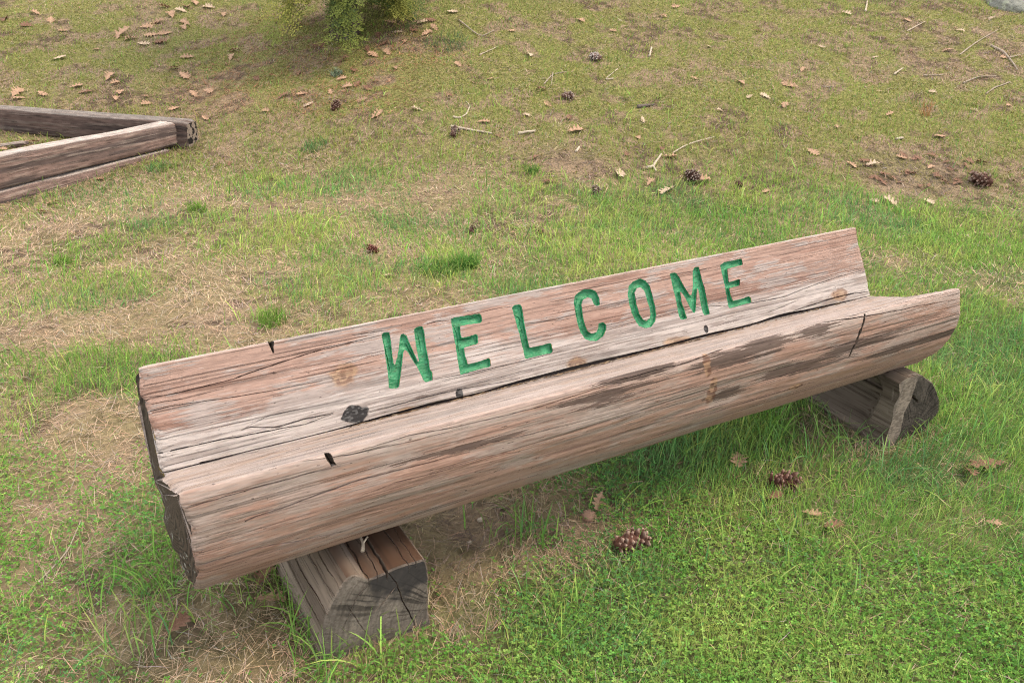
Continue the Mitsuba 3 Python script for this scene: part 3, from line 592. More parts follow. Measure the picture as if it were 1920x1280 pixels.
b1c = [crack(face_pts([(727, 1073), (736, 1082), (745, 1092), (752, 1115), (762, 1138), (774, 1165), (783, 1188)]), ny, .0035, .03, .001, .008),
       crack(face_pts([(700, 1146), (718, 1128), (745, 1095)]), ny, .003, .02, .001, .008), crack(face_pts([(650, 1130), (690, 1190)]), ny, .0015, .01, .001, .008),
       crack(face_pts([(803, 1128), (790, 1142), (780, 1160)]), ny, .002, .01), crack(face_pts([(640, 1180), (668, 1120), (690, 1092)]), ny, .0015, .01)]
for a, b, w in (((727, 1073), (690, 1022), .007), ((769, 1056), (722, 992), .003), ((690, 1088), (655, 1040), .003), ((780, 1050), (735, 990), .002), ((708, 1080), (668, 1030), .002)):
    zt = float(face_pts([a])[0, 2]); pa, pb = ztop([a], zt)[0], ztop([b], zt)[0]; pb[0] = pa[0]
    b1c.append(crack([pa - [0, 0.012, 0], pa + [0, 0.10, 0], pa + [0, 0.22, 0]], nz, w, .025, .0015, .012, False))
for a, w in (((606, 1178), .002), ((614, 1150), .003), ((627, 1120), .002), ((636, 1103), .0025)):
    pa = face_pts([a])[0]; b1c.append(crack([pa - [0, .01, 0], pa + [0, .12, 0], pa + [0, .28, 0]], np.array([-0.86, 0, 0.5]), w, .012, .002, .012))
B1 = B1 - m3.Manifold.batch_boolean(b1c, m3.OpType.Add)
obj('support_block', mikit.ply(tm(B1), 'm_block', smooth=35), bench, label='near left support block, grey end grain charred around a wide split')
YB2 = -0.40606 * S
o2 = on_face([(1651, 842), (1656, 815), (1664, 785), (1671, 755), (1677, 735), (1681, 714), (1692, 706), (1706, 701), (1716, 699), (1728, 703), (1748, 716), (1758, 733), (1763, 750), (1762, 768), (1752, 786), (1735, 800), (1715, 812)], YB2)
o2 = np.vstack([o2[:10], o2[10:15], [o2[15, 0] + 0.02, 0.03], [o2[15, 0] + 0.01, -0.05], [o2[0, 0] - 0.01, -0.05]])
xl2 = o2[0, 0]
b2 = block_mesh(o2, YB2, 0.22, 0.008, 33)
B2 = man(b2.vertices, b2.faces); print('far block', B2.status())
hs = [m3.Manifold.sphere(r_, 20).translate([xl2 + dx_, YB2 + dy_, z_]) for dx_, dy_, z_, r_ in ((0.0, 0.10, 0.19, 0.058), (0.0, 0.26, 0.19, 0.062), (-0.035, 0.11, 0.06, 0.05), (-0.03, 0.40, 0.07, 0.05), (0.01, 0.36, 0.20, 0.05), (0.02, 0.16, 0.215, 0.05))]
B2 = B2 - m3.Manifold.batch_hull(hs) if hasattr(m3.Manifold, 'batch_hull') else B2
o3 = on_face([(1651, 845), (1656, 815), (1664, 785), (1671, 757), (1677, 737), (1680, 716), (1690, 706), (1712, 702), (1707, 724), (1700, 744), (1690, 770), (1680, 800), (1672, 845)], YB2)
sv = [[x_ + RNG.normal() * .0012, y_ + (0.004 * math.sin(9 * k_) if j_ == 0 else 0), z_ + RNG.normal() * .0012] for j_, y_ in enumerate((YB2 - 0.016, YB2 + 0.045)) for k_, (x_, z_) in enumerate(o3)]
n3 = len(o3); c3 = cap(o3)
slab = trimesh.Trimesh(sv, np.vstack([ring_grid(n3, 2), c3[:, ::-1], c3 + n3]), process=False); slab.fix_normals(); slab = slab.subdivide_to_size(0.012) if False else slab
ridge = at_plane(*px([(1672, 748)]), [0, YB2 + 0.03, 0], np.array([0, 1.0, 0]))[0]
beam = trimesh.creation.box([0.022, 0.30, 0.016]); beam.apply_transform(trimesh.transformations.rotation_matrix(0.3, [0, 1, 0])); beam.apply_translation(ridge + [0.012, 0.14, 0.004])
print('slab', slab.is_watertight)
B2 = B2 + man(slab.vertices, slab.faces) + man(beam.vertices, beam.faces)
if B2.status() == m3.Error.NoError:
    B2 = B2 - m3.Manifold.batch_boolean([crack(face_pts([(1712, 708), (1706, 725), (1700, 740), (1712, 744), (1722, 755)], YB2), ny, .013, .05, .001, .008), crack(face_pts([(1735, 760), (1748, 740)], YB2), ny, .003, .02),
        crack(face_pts([(1664, 790), (1690, 790)], YB2), ny, .002, .01)], m3.OpType.Add)
    b2 = tm(B2)
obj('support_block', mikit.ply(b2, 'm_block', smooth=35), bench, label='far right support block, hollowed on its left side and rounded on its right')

# ---------------------------------------------------------------- timber bed at the left
def tie_mesh(A, B, w, hA, hB, seed, wA=None):
    """a squared timber whose upper front edge runs from A to B; w goes to the left of that run"""
    A, B = np.asarray(A, float), np.asarray(B, float); L = np.linalg.norm(B - A); d = (B - A) / L
    n = int(L / 0.035); per = []
    c = 0.012
    for a, b, k in (((0, 0), (1, 0), 14), ((1, 0), (1, 1), 10), ((1, 1), (0, 1), 14), ((0, 1), (0, 0), 10)):
        for u in np.linspace(0, 1, k, endpoint=False): per.append((a[0] + (b[0] - a[0]) * u, a[1] + (b[1] - a[1]) * u))
    per = np.array(per); m = len(per)
    lat = np.array([-d[1], d[0], 0]); lat /= np.linalg.norm(lat)
    us = np.linspace(0, L, n)
    h = np.interp(us, [0, L], [hA, hB])
    W = np.repeat(per[None, :, 0], n, 0) * w; H = -np.repeat(per[None, :, 1], n, 0) * h[:, None]; U = np.repeat(us[:, None], m, 1)
    # rounded edges
    cx = np.minimum(W, w - W); cz = np.minimum(-H, h[:, None] + H)
    rr = 0.008 * np.exp(-(cx + cz) / 0.016)
    sx, sz = np.sign(w / 2 - W), np.sign(-H - h[:, None] / 2)
    W, H = W + rr * sx, H + rr * sz
    P = np.stack([U * 1.1, W * 9, H * 9], -1) + seed
    nzv = (meshkit.fbm(P, 3, seed) - 0.5) * 0.018; nz2 = (meshkit.fbm(np.stack([U * 3, W * 55, H * 55], -1) + seed, 2, seed) - 0.5) * 0.010
    W = W + (per[:, 0] - 0.5)[None] * 2 * (nzv + nz2) * 0.8; H = H - (per[:, 1] - 0.5)[None] * 2 * (nzv + nz2)
    endr = np.clip(1 - np.minimum(U, L - U) / 0.04, 0, 1) ** 2
    W += endr * 0.010 * np.sign(w / 2 - W); H += endr * 0.010 * np.sign(-H - h[:, None] / 2)
    V = A + d * U[..., None] + lat * W[..., None] + np.array([0, 0, 1.0]) * H[..., None]
    v = V.reshape(-1, 3); uv = np.stack([U + 0.3, np.repeat((np.cumsum(np.r_[0, np.linalg.norm(np.diff(per, axis=0) * [w, hA], axis=1)]))[None], n, 0) + seed * 0.37], -1).reshape(-1, 2)
    f = ring_grid(m, n)
    q = trimesh.Trimesh(v, f, process=False)
    if np.einsum('ij,ij->', q.face_normals, q.triangles_center - (A + B) / 2 - lat * w / 2 + [0, 0, hA / 2]) < 0: f = f[:, ::-1]
    allv, alluv, allf = [v], [uv], [f]; o = len(v)
    for ring, flip, sgn in ((v[:m], d * -1, 0), (v[-m:], d, 1)):
        p2 = np.stack([(ring - A) @ lat, ring[:, 2]], 1); ct = cap(p2)
        nrm = np.cross(ring[ct[:, 1]] - ring[ct[:, 0]], ring[ct[:, 2]] - ring[ct[:, 0]]).sum(0)
        if nrm @ flip < 0: ct = ct[:, ::-1]
        allv.append(ring); alluv.append(np.repeat([[-1.0, 0.0]], m, 0)); allf.append(ct + o); o += m
    return (np.vstack(allv), np.vstack(allf)), np.vstack(alluv)
bed = thing('timber_bed', 'raised bed edged with dark weathered timbers meeting at a corner, left of the bench', 'garden bed')
def far(A, B, k): return A + (np.asarray(B) - A) * k
Dc, Dl = 6.36, 5.3
fA, fB = at_depth(333, 229, Dc), at_depth(0, 293, Dl)
fB = far(fA, fB, 1.6)
m_, uv_ = tie_mesh(fB, fA, 0.15, 0.215, 0.170, 3); obj('timber', mikit.ply(m_, 'm_tie', smooth=True, uv=uv_), bed, label='near upper timber with a pale worn top edge')
dn = np.array([0, 0, -0.205]); off = np.array([HF[0], HF[1], 0]) * -0.02
m_, uv_ = tie_mesh(fB + [0, 0, -0.222] + off, fA + [0, 0, -0.176] + off + (fB - fA) * 0.03, 0.16, 0.2, 0.2, 5); obj('timber', mikit.ply(m_, 'm_tie', smooth=True, uv=uv_), bed, label='near lower timber, half sunk in the grass')
bA, bB = at_depth(347, 231, 6.33), at_depth(0, 204, 6.6)
bd = (bB - bA); bA2 = bA.copy(); bB = far(bA, bB, 1.35)
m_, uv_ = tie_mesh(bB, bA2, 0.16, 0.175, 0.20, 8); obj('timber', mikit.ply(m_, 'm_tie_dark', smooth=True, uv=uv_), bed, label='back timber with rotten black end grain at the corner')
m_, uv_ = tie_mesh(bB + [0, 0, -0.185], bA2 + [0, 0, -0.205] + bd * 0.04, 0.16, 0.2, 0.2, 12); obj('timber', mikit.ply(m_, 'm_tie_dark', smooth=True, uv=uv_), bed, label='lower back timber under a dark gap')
iA, iB = at_depth(52, 262, 6.3), at_depth(-40, 275, 6.2)
m_, uv_ = tie_mesh(iB, iA, 0.05, 0.05, 0.05, 15); obj('timber', mikit.ply(m_, 'm_tie', smooth=True, uv=uv_), bed, label='short thin board lying inside the bed')

# ---------------------------------------------------------------- cedar at the top
tree = thing('cedar_tree', 'young cedar with yellow green sprays hanging round its dark trunk', 'tree')
TR = G(648, 66)[0]
CRNG = np.random.default_rng(12)
def cedar():
    zs = np.linspace(-0.15, 4.2, 60); th = np.arange(40) * 2 * np.pi / 40
    Zm, Tm = np.meshgrid(zs, th, indexing='ij')
    rad = 0.125 * (1 - 0.2 * Zm / 4.2 * 4) ; rad = np.interp(Zm, [-0.15, 0.0, 0.3, 4.2], [0.165, 0.132, 0.112, 0.015])
    rad = rad * (1 + 0.22 * (meshkit.noise(np.stack([np.cos(Tm) * 3.5, np.sin(Tm) * 3.5, Zm * 1.2], -1), 3) - 0.5) + 0.16 * (meshkit.fbm(np.stack([np.cos(Tm) * 8, np.sin(Tm) * 8, Zm * 2.5], -1), 3, 8) - 0.5))
    v = np.stack([TR[0] + rad * np.cos(Tm), TR[1] + rad * np.sin(Tm), TR[2] + Zm], -1).reshape(-1, 3)
    uv = np.stack([Tm / (2 * np.pi), Zm], -1).reshape(-1, 2)
    f = ring_grid(40, 60); q = trimesh.Trimesh(v, f, process=False)
    if np.einsum('ij,ij->', q.face_normals, q.triangles_center - [TR[0], TR[1], TR[2] + 2]) < 0: f = f[:, ::-1]
    obj('trunk', mikit.ply((v, f), 'm_bark', smooth=True, uv=uv), tree)
    V, F, C, n0, br = [], [], [], 0, []
    def spray(base, d, up, L, col):
        """a flat drooping fan of scale leaves"""
        nonlocal n0
        d = d / np.linalg.norm(d); s = cr(d, up); s /= np.linalg.norm(s)
        m = 9
        for j in range(m):
            u = (j + 0.5) / m; side = 1 if j % 2 else -1
            b0 = base + d * L * u * 0.85 + up * (-0.10 * u * u * L)
            ll = L * (0.50 * (1 - 0.65 * u) + 0.10)
            dd = d * 0.72 + s * side * 0.75 + up * CRNG.normal() * 0.18; dd /= math.sqrt(dd @ dd)
            ns = 4
            for k in range(ns):
                w = (k + 0.3) / ns; c = b0 + dd * ll * w + up * (-0.12 * w * w * ll)
                for sd in (-1, 1):
                    e = dd * 0.75 + cr(dd, up) * sd * 0.65 + CRNG.normal(size=3) * 0.12; e /= math.sqrt(e @ e)
                    l2 = ll * 0.34 * CRNG.uniform(0.7, 1.2); wd = cr(e, up); wd = wd / math.sqrt(wd @ wd) * 0.006
                    V.extend([c, c + e * l2 * 0.5 + wd, c + e * l2, c + e * l2 * 0.5 - wd]); F.extend([[n0, n0 + 1, n0 + 2], [n0, n0 + 2, n0 + 3]]); n0 += 4
                    cc = col * CRNG.uniform(0.7, 1.25); C.extend([cc] * 4)
    nb = 120
    for i in range(nb):
        h = 0.46 + 3.7 * (i / nb) ** 1.25; az = i * 2.399 + CRNG.normal() * 0.3
        L = (0.60 * (1 - h / 4.8) + 0.12) * CRNG.uniform(0.75, 1.1)
        o = TR + [0, 0, h]; dirv = np.array([math.cos(az), math.sin(az), 0.0])
        droop = -0.75 if h < 1.6 else -0.25
        pts = [o + dirv * L * u + np.array([0, 0, 1]) * (0.18 * u + droop * u * u) * L for u in np.linspace(0, 1, 7)]
        lft = dirv[:2] @ HR < -0.15 and h < 1.3
        if lft and i % 2: continue
        br.append(tube_mesh(pts, np.linspace(0.013, 0.003, 7) * (0.6 + 0.5 * L), 5))
        col = np.array([[0.185, 0.225, 0.062], [0.260, 0.262, 0.072], [0.125, 0.180, 0.070]][CRNG.integers(0, 3)])
        for u in np.linspace(0.15, 1.0, 9):
            k = min(int(u * 6), 5); b0 = pts[k] + (pts[k + 1] - pts[k]) * (u * 6 - k)
            for sd in (-1, 1):
                lat = np.cross(dirv, [0, 0, 1]) * sd
                dd = dirv * CRNG.uniform(0.3, 0.9) + lat * CRNG.uniform(0.2, 0.9) + np.array([0, 0, -1.0]) * CRNG.uniform(0.1, 0.95)
                up = np.cross(np.cross(dd, [0, 0, 1.0]) + CRNG.normal(size=3) * 0.35, dd); up /= np.linalg.norm(up)
                spray(b0, dd, up if up[2] > 0 else -up, CRNG.uniform(0.17, 0.28), col * CRNG.uniform(0.8, 1.2))
    for i in range(30):
        q_ = CRNG.uniform(0.6, 1.8) if i < 20 else CRNG.uniform(-1.2, 0.4)
        v_ = np.array([*(-HF * math.cos(q_) + HR * math.sin(q_)), 0]); az = math.atan2(v_[1], v_[0]); o = TR + v_ * CRNG.uniform(0.14, 0.55) + np.array([0, 0, CRNG.uniform(0.42, 0.78) + (0.10 if i >= 20 else 0)])
        e = np.array([math.cos(az), math.sin(az), -CRNG.uniform(0.2, 0.9)]); up = cr(cr(e, np.array([0, 0, 1.0])) + CRNG.normal(size=3) * 0.4, e); up /= math.sqrt(up @ up)
        br.append(tube_mesh([o - e * 0.06, o + e * 0.08, o + e * 0.16], [0.006, 0.004, 0.003], 5))
        spray(o, e, up if up[2] > 0 else -up, CRNG.uniform(0.24, 0.36), np.array([0.230, 0.255, 0.075]) * CRNG.uniform(0.7, 1.2))
    for i, b in enumerate(br): obj('branch', mikit.ply(b, 'm_bark', smooth=True, uv=np.c_[np.zeros(len(b.vertices)), np.arange(len(b.vertices)) * 0.02]), tree)
    obj('foliage', mikit.ply((np.array(V), np.array(F)), 'm_green', color=np.array(C)), tree, kind='stuff')
cedar()

# ---------------------------------------------------------------- rock at the top right
def lump(P, r, amp, seed, sub=3):
    m = trimesh.creation.icosphere(sub, 1.0); v = m.vertices.copy()
    d = 1 + amp * (meshkit.fbm(v * 1.6 + seed, 4, seed) - 0.5) * 2
    v = v * d[:, None]; v = np.sign(v) * np.abs(v) ** 0.85
    return trimesh.Trimesh(v * r + P, m.faces, process=False)
rp = G(1915, 22)[0]
m = lump(rp + np.array([HF[0], HF[1], 0]) * 0.20 + [0, 0, 0.02], [0.24, 0.22, 0.13], 0.22, 4, 4)
k = obj('rock', mikit.ply(m, 'm_rock', smooth=50), label='pale grey green rock in the top right corner of the photo', category='rock')

# ---------------------------------------------------------------- grass, clover, straw and moss (nobody could count them)
def field(x, y, lst):
    out = np.zeros_like(x)
    P = G([p[0] for p in lst], [p[1] for p in lst])
    wx = x + (n2(x, y, 3.2, 31) - 0.5) * 0.45; wy = y + (n2(x, y, 3.2, 32) - 0.5) * 0.45
    for q, (_, _, r, a) in zip(P, lst):
        out += a * np.exp(-((wx - q[0]) ** 2 + (wy - q[1]) ** 2) / (r * r))
    return out
GREEN = [(620, 350, .22, .7), (500, 345, .2, .6), (320, 312, .16, .7), (700, 320, .22, .5), (830, 500, .18, .9), (880, 492, .10, 1.0), (640, 530, .22, .8), (560, 440, .2, .8), (450, 460, .16, .6),
         (200, 545, .22, .7), (110, 690, .20, .8), (200, 725, .22, .9), (180, 470, .16, .5), (270, 420, .18, .6), (390, 420, .16, .5), (640, 480, .16, .6), (590, 272, .14, .7), (1000, 322, .09, .8), (760, 430, .18, .5),
         (510, 605, .09, .8), (120, 495, .07, .6), (900, 400, .2, .4), (1150, 470, .3, .5), (1250, 400, .3, .5), (1450, 385, .35, .5), (1700, 430, .4, .4), (1850, 640, .35, .6), (1880, 720, .4, .7), (835, 78, .2, .8),
         (300, 720, .15, .5), (60, 800, .15, .3), (970, 540, .15, .4), (1350, 460, .2, .4), (1780, 640, .2, .5), (1340, 830, .13, .8), (1420, 790, .12, .8)]
DRY = [(90, 800, .2, .7), (190, 815, .18, .8), (40, 720, .16, .5), (250, 880, .14, .5), (120, 900, .16, .35), (60, 1050, .14, .4), (180, 1010, .12, .4), (420, 1130, .14, .5), (350, 590, .32, .8), (100, 620, .28, .8), (250, 480, .2, .5), (420, 390, .22, .5), (560, 400, .16, .5), (150, 770, .2, .7), (330, 530, .25, .5), (850, 390, .22, .5), (800, 560, .2, .4), (1060, 290, .22, .9), (1120, 305, .16, .7),
       (1050, 380, .16, .6), (1000, 470, .12, .5), (1720, 330, .30, 1.1), (1660, 345, .2, .7), (430, 1235, .16, 1.1), (370, 1250, .13, 1.0), (240, 1130, .10, .6), (60, 965, .09, .6), (300, 1140, .13, .6), (840, 1150, .09, 1.0), (860, 985, .18, 1.0),
       (800, 960, .14, .9), (1500, 800, .14, .9), (1560, 790, .12, .8), (1750, 480, .16, .5), (1850, 525, .22, .6), (1660, 500, .14, .5), (1160, 450, .05, .8), (1100, 970, .10, .6), (1000, 940, .10, .6), (60, 450, .25, .5), (200, 420, .2, .4), (480, 640, .2, .6), (1780, 120, .5, .8), (1860, 60, .5, .8), (1480, 880, .12, .4), (700, 470, .12, .3), (1320, 300, .2, .3)]
BARE = [(1690, 320, .25, 1.0), (1790, 340, .25, 1.0), (1640, 305, .2, .8), (1740, 345, .2, .9), (1110, 300, .15, .7), (860, 985, .16, .9), (790, 960, .12, .9), (1720, 335, .22, .7), (1060, 292, .14, .6), (500, 395, .10, .5), (1500, 805, .12, .6), (850, 1155, .05, .7), (1620, 820, .1, .4), (120, 650, .05, .4), (520, 520, .05, .4)]
NEEDLE = [(600, 150, .7, .8), (450, 110, .6, .5), (760, 100, .5, .9), (690, 190, .4, .6), (350, 180, .5, .4), (520, 60, .6, .7)]
LONG = [(590, 1190, .07), (560, 1130, .05), (480, 1090, .10), (540, 1080, .06), (360, 1130, .14), (300, 1080, .10), (1330, 830, .16), (1400, 800, .12), (1450, 770, .08), (1270, 850, .10), (1700, 850, .14), (1800, 830, .18), (1880, 760, .2), (1560, 850, .14), (690, 1200, .02), (690, 1240, .08), (600, 1255, .08), (1000, 880, .1), (1640, 880, .12), (980, 1000, .1), (1450, 830, .12), (200, 1200, .14), (1850, 1000, .25), (1500, 1050, .25)]

class Blades:
    def __init__(self): self.V, self.F, self.C, self.n = [], [], [], 0
    def add(self, P, l, w, az, lean, bend, col, K=3, twist=0.6, tip=None):
        n = len(P)
        if n == 0: return
        tt = np.linspace(0, 1, K + 1)
        th = lean[:, None] + bend[:, None] * tt[None]                      # angle from upright along the blade
        step = (l / K)[:, None]
        h = np.concatenate([np.zeros((n, 1)), np.cumsum(np.sin(th[:, :-1]) * step, 1)], 1)
        z = np.concatenate([np.zeros((n, 1)), np.cumsum(np.cos(th[:, :-1]) * step, 1)], 1)
        d = np.stack([np.cos(az), np.sin(az)], 1); sa_ = az + np.pi / 2 + RNG.normal(size=n) * twist
        sd = np.stack([np.cos(sa_), np.sin(sa_), RNG.normal(size=n) * 0.25], 1)
        c = np.concatenate([P[:, None, :2] + d[:, None] * h[..., None], (P[:, None, 2] + z)[..., None]], -1)
        wk = np.array([0.75, 1.0, 0.85, 0.6, 0.4])[:K]
        vl = [c[:, k] + s * sd * (w * wk[k] / 2)[:, None] for k in range(K) for s in (-1, 1)] + [c[:, K]]
        m = 2 * K + 1
        self.V.append(np.stack(vl, 1).reshape(-1, 3))
        f = []
        for k in range(K - 1): f += [[2 * k, 2 * k + 1, 2 * k + 3], [2 * k, 2 * k + 3, 2 * k + 2]]
        f.append([2 * K - 2, 2 * K - 1, 2 * K])
        self.F.append((np.array(f)[None] + (self.n + np.arange(n) * m)[:, None, None]).reshape(-1, 3))
        cc = np.repeat(col[:, None], m, 1)
        if tip is not None: cc[:, 2 * K - 2:] = cc[:, 2 * K - 2:] * 0.5 + tip[:, None] * 0.5
        self.C.append(cc.reshape(-1, 3)); self.n += n * m
    def build(self, name, bsdf, **lab):
        v, f = np.vstack(self.V), np.vstack(self.F)
        print(name, len(f)); return obj(name, mikit.ply((v, f), bsdf, color=np.clip(np.vstack(self.C), 0, 1)), **lab)

def scatter(n, s0, s1, fall):
    ss_ = np.linspace(s0, s1, 800); rho = np.minimum(1, (2.0 / ss_)) ** fall * (2 * (0.62 * ss_ + 1.0))
    c = np.cumsum(rho); s = np.interp(RNG.random(n), c / c[-1], ss_)
    t = RNG.uniform(-1, 1, n) * (0.62 * s + 1.0)
    x, y = from_st(s, t); return x, y, s, t
def vary(base, n, amt=0.18): return np.asarray(base) * (1 + RNG.normal(size=(n, 1)) * amt) * (1 + RNG.normal(size=(n, 3)) * 0.06)
def blocked(x, y):
    a = (x > 0.36) & (x < 0.53) & (y > YB - 0.01) & (y < 0.2)
    b = (x > xl2 - 0.0) & (x < xl2 + 0.30) & (y > YB2 - 0.01) & (y < 0.22)
    return a | b
def veg(x, y, s, t):
    left, near, hill = sstep(0.5, -0.7, t), sstep(3.4, 2.7, s), sstep(5.3, 6.1, s)
    base = near * (0.92 - 0.27 * left) + (1 - near) * ((1 - hill) * (0.88 - 0.38 * left) + hill * 0.80)
    g = base + (n2(x, y, 2.6, 11, 4) - 0.5) * (1.5 - 0.5 * near) + field(x, y, GREEN) - field(x, y, DRY) * 0.75
    under = sstep(0.36, 0.22, np.abs(y - CY)) * sstep(-0.1, 0.1, x) * sstep(2.6, 2.4, x)
    g = g - 0.45 * np.clip(field(x, y, NEEDLE), 0, 1) - 0.45 * under * sstep(1.5, 0.9, x)
    return np.clip(g, 0.03, 1.05), hill, left, near
PAL = dict(bright=(0.172, 0.345, 0.074), yellow=(0.345, 0.440, 0.128), blue=(0.130, 0.280, 0.105), olive=(0.250, 0.270, 0.088))
def green_col(x, y, hill):
    n = len(x); a, b = n2(x, y, 1.7, 41), n2(x, y, 6.0, 42); s_, t_ = to_st(x, y)
    a = a + 0.16 * sstep(3.0, 3.8, s_) * sstep(6.0, 5.4, s_)
    c = np.array(PAL['bright'])[None] + (np.array(PAL['yellow']) - PAL['bright'])[None] * sstep(0.42, 0.70, a * 0.5 + b * 0.5 + RNG.normal(size=n) * 0.10)[:, None]
    c = c + (np.array(PAL['blue'])[None] - c) * sstep(0.50, 0.75, n2(x, y, 2.3, 43) + RNG.normal(size=n) * 0.12)[:, None]
    c = c + (np.array(PAL['olive'])[None] - c) * (hill * sstep(-0.1, 0.6, RNG.random(n)) * 0.85)[:, None]
    return c * RNG.lognormal(0, 0.22, (n, 1)) * (1 + RNG.normal(size=(n, 3)) * 0.06)
lawn, dry, herb, moss = Blades(), Blades(), Blades(), Blades()

# upright grass
x, y, s, t = scatter(350000, 1.0, 11.0, 1.35)
g, hill, left, near = veg(x, y, s, t); bare = np.clip(field(x, y, BARE), 0, 1)
keep = (RNG.random(len(x)) < np.clip(g * 1.15, 0, 1) ** 1.3 * (1 - bare)) & ~blocked(x, y)
x, y, s, t, g, hill = x[keep], y[keep], s[keep], t[keep], g[keep], hill[keep]; n = len(x)
P = np.stack([x, y, zg(x, y) - 0.004], 1); grow = np.clip(s / 2.2, 0.9, 3.2)
ln = (0.020 + 0.034 * g * (0.5 + n2(x, y, 5, 51))) * RNG.lognormal(0, 0.30, n) * (1 - 0.30 * hill) * (1 - 0.25 * sstep(2.9, 3.6, s)) * np.clip(grow, 1, 1.5) ** 0.5 * (1 - 0.30 * sstep(0.42, 0.58, n2(x, y, 1.5, 81, 3) + 0.30 * sstep(2.7, 1.9, s) - 0.18 * sstep(0.35, 0.9, t) - 0.03) * sstep(3.6, 2.8, s))
comb = n2(x, y, 1.1, 61, 2) * 4 * np.pi
az = np.where(RNG.random(n) < 0.55, comb + RNG.normal(size=n) * 0.8, RNG.random(n) * 2 * np.pi)
col = green_col(x, y, hill)
fine = s < 3.6
for mk, K in ((fine, 3), (~fine, 2)):
    k = mk.sum()
    lawn.add(P[mk], ln[mk], (0.0016 * RNG.uniform(0.7, 1.5, k)) * grow[mk] ** 0.85, az[mk], np.abs(RNG.normal(0.25, 0.35, k)), RNG.normal(0.75, 0.5, k), col[mk], K, tip=col[mk] * [1.25, 1.1, 1.0])
x, y, s, t = scatter(190000, 1.0, 5.8, 1.1)
g, hill, left, near = veg(x, y, s, t)
keep = (RNG.random(len(x)) < np.clip((g - 0.45) * 1.6, 0, 1) * (1 - 0.75 * left)) & ~blocked(x, y)
x, y, s, hill = x[keep], y[keep], s[keep], hill[keep]; n = len(x); c = green_col(x, y, hill); grow = np.clip(s / 2.2, 0.9, 3.2)
lawn.add(np.stack([x, y, zg(x, y) - 0.004], 1), RNG.uniform(0.014, 0.034, n), 0.0015 * RNG.uniform(0.7, 1.4, n) * grow ** 0.85, RNG.random(n) * 6.28, np.abs(RNG.normal(0.4, 0.35, n)), RNG.normal(0.6, 0.4, n), c, 2, tip=c * [1.2, 1.1, 1.0])
# longer blades in clumps
for (qx, qy, r) in LONG:
    q = G(qx, qy)[0]; k = int(26 + r * 260)
    xx, yy = q[0] + RNG.normal(size=k) * r * 0.6, q[1] + RNG.normal(size=k) * r * 0.6
    ok = ~blocked(xx, yy); xx, yy = xx[ok], yy[ok]; k = len(xx)
    c = green_col(xx, yy, np.zeros(k)) * 0.95
    lawn.add(np.stack([xx, yy, zg(xx, yy)], 1), RNG.uniform(0.06, 0.16, k), RNG.uniform(0.0022, 0.0046, k), RNG.random(k) * 2 * np.pi, np.abs(RNG.normal(0.3, 0.3, k)), RNG.normal(1.0, 0.5, k), c, 4, tip=c * [1.3, 1.15, 1])
x, y, s, t = scatter(9000, 1.0, 7.0, 1.0)
g, hill, left, near = veg(x, y, s, t); keep = (RNG.random(len(x)) < g) & ~blocked(x, y); x, y, s, hill = x[keep], y[keep], s[keep], hill[keep]; n = len(x)
c = green_col(x, y, hill)
lawn.add(np.stack([x, y, zg(x, y)], 1), RNG.uniform(0.05, 0.13, n), RNG.uniform(0.0018, 0.0036, n) * np.clip(s / 2.5, 1, 2), RNG.random(n) * 2 * np.pi, np.abs(RNG.normal(0.5, 0.35, n)), RNG.normal(0.8, 0.5, n), c, 4, tip=c * [1.5, 1.25, 1])
lawn.build('grass', 'm_green', kind='stuff', label='patchy green grass of the lawn and the bank', category='grass')

# dead grass lying flat
x, y, s, t = scatter(320000, 1.0, 11.0, 1.0)
g, hill, left, near = veg(x, y, s, t)
nd = np.clip(field(x, y, NEEDLE), 0, 1); d = np.clip(np.clip(1.12 - g * 0.95, 0.06, 1) * (0.72 + 0.40 * hill) + 0.5 * nd, 0, 1)
keep = (RNG.random(len(x)) < d) & ~blocked(x, y); x, y, s, t, hill, g = (q[keep] for q in (x, y, s, t, hill, g)); n = len(x)
grow = np.clip(s / 2.2, 0.9, 3.2); nd = np.clip(field(x, y, NEEDLE), 0, 1)
base = np.array([[0.40, 0.295, 0.190], [0.45, 0.36, 0.25], [0.33, 0.235, 0.15], [0.29, 0.25, 0.21]])[RNG.choice(4, n, p=[.4, .25, .2, .15])]
base = base * (1 - 0.26 * hill[:, None]) * [1.0, 0.97, 1.03]; red = np.array([0.245, 0.130, 0.075]); base = base + (red - base) * (np.clip(nd * 1.3, 0, 1) * (RNG.random(n) < 0.9))[:, None]; ba = np.clip(field(x, y, BARE), 0, 1); base = base + (np.array([0.12, 0.090, 0.078]) - base) * (ba * (RNG.random(n) < 0.8))[:, None]
cmb = n2(x, y, 1.6, 71, 2) * 4 * np.pi
az = np.where(RNG.random(n) < 0.5, cmb + RNG.normal(size=n) * 0.7, RNG.random(n) * 2 * np.pi)
dry.add(np.stack([x, y, zg(x, y) + RNG.exponential(0.006, n)], 1), RNG.uniform(0.022, 0.075, n) * (1 - 0.30 * sstep(2.8, 3.6, s)) * np.clip(grow, 1, 1.6) ** 0.5, 0.0013 * RNG.uniform(0.7, 1.5, n) * grow ** 0.85, az, RNG.normal(1.30, 0.22, n), RNG.normal(0.2, 0.3, n), vary(1, n, 0.16) * base, 2)
dry.build('dead_grass', 'm_straw', kind='stuff', label='dead tan grass lying flat in patches', category='dead grass')

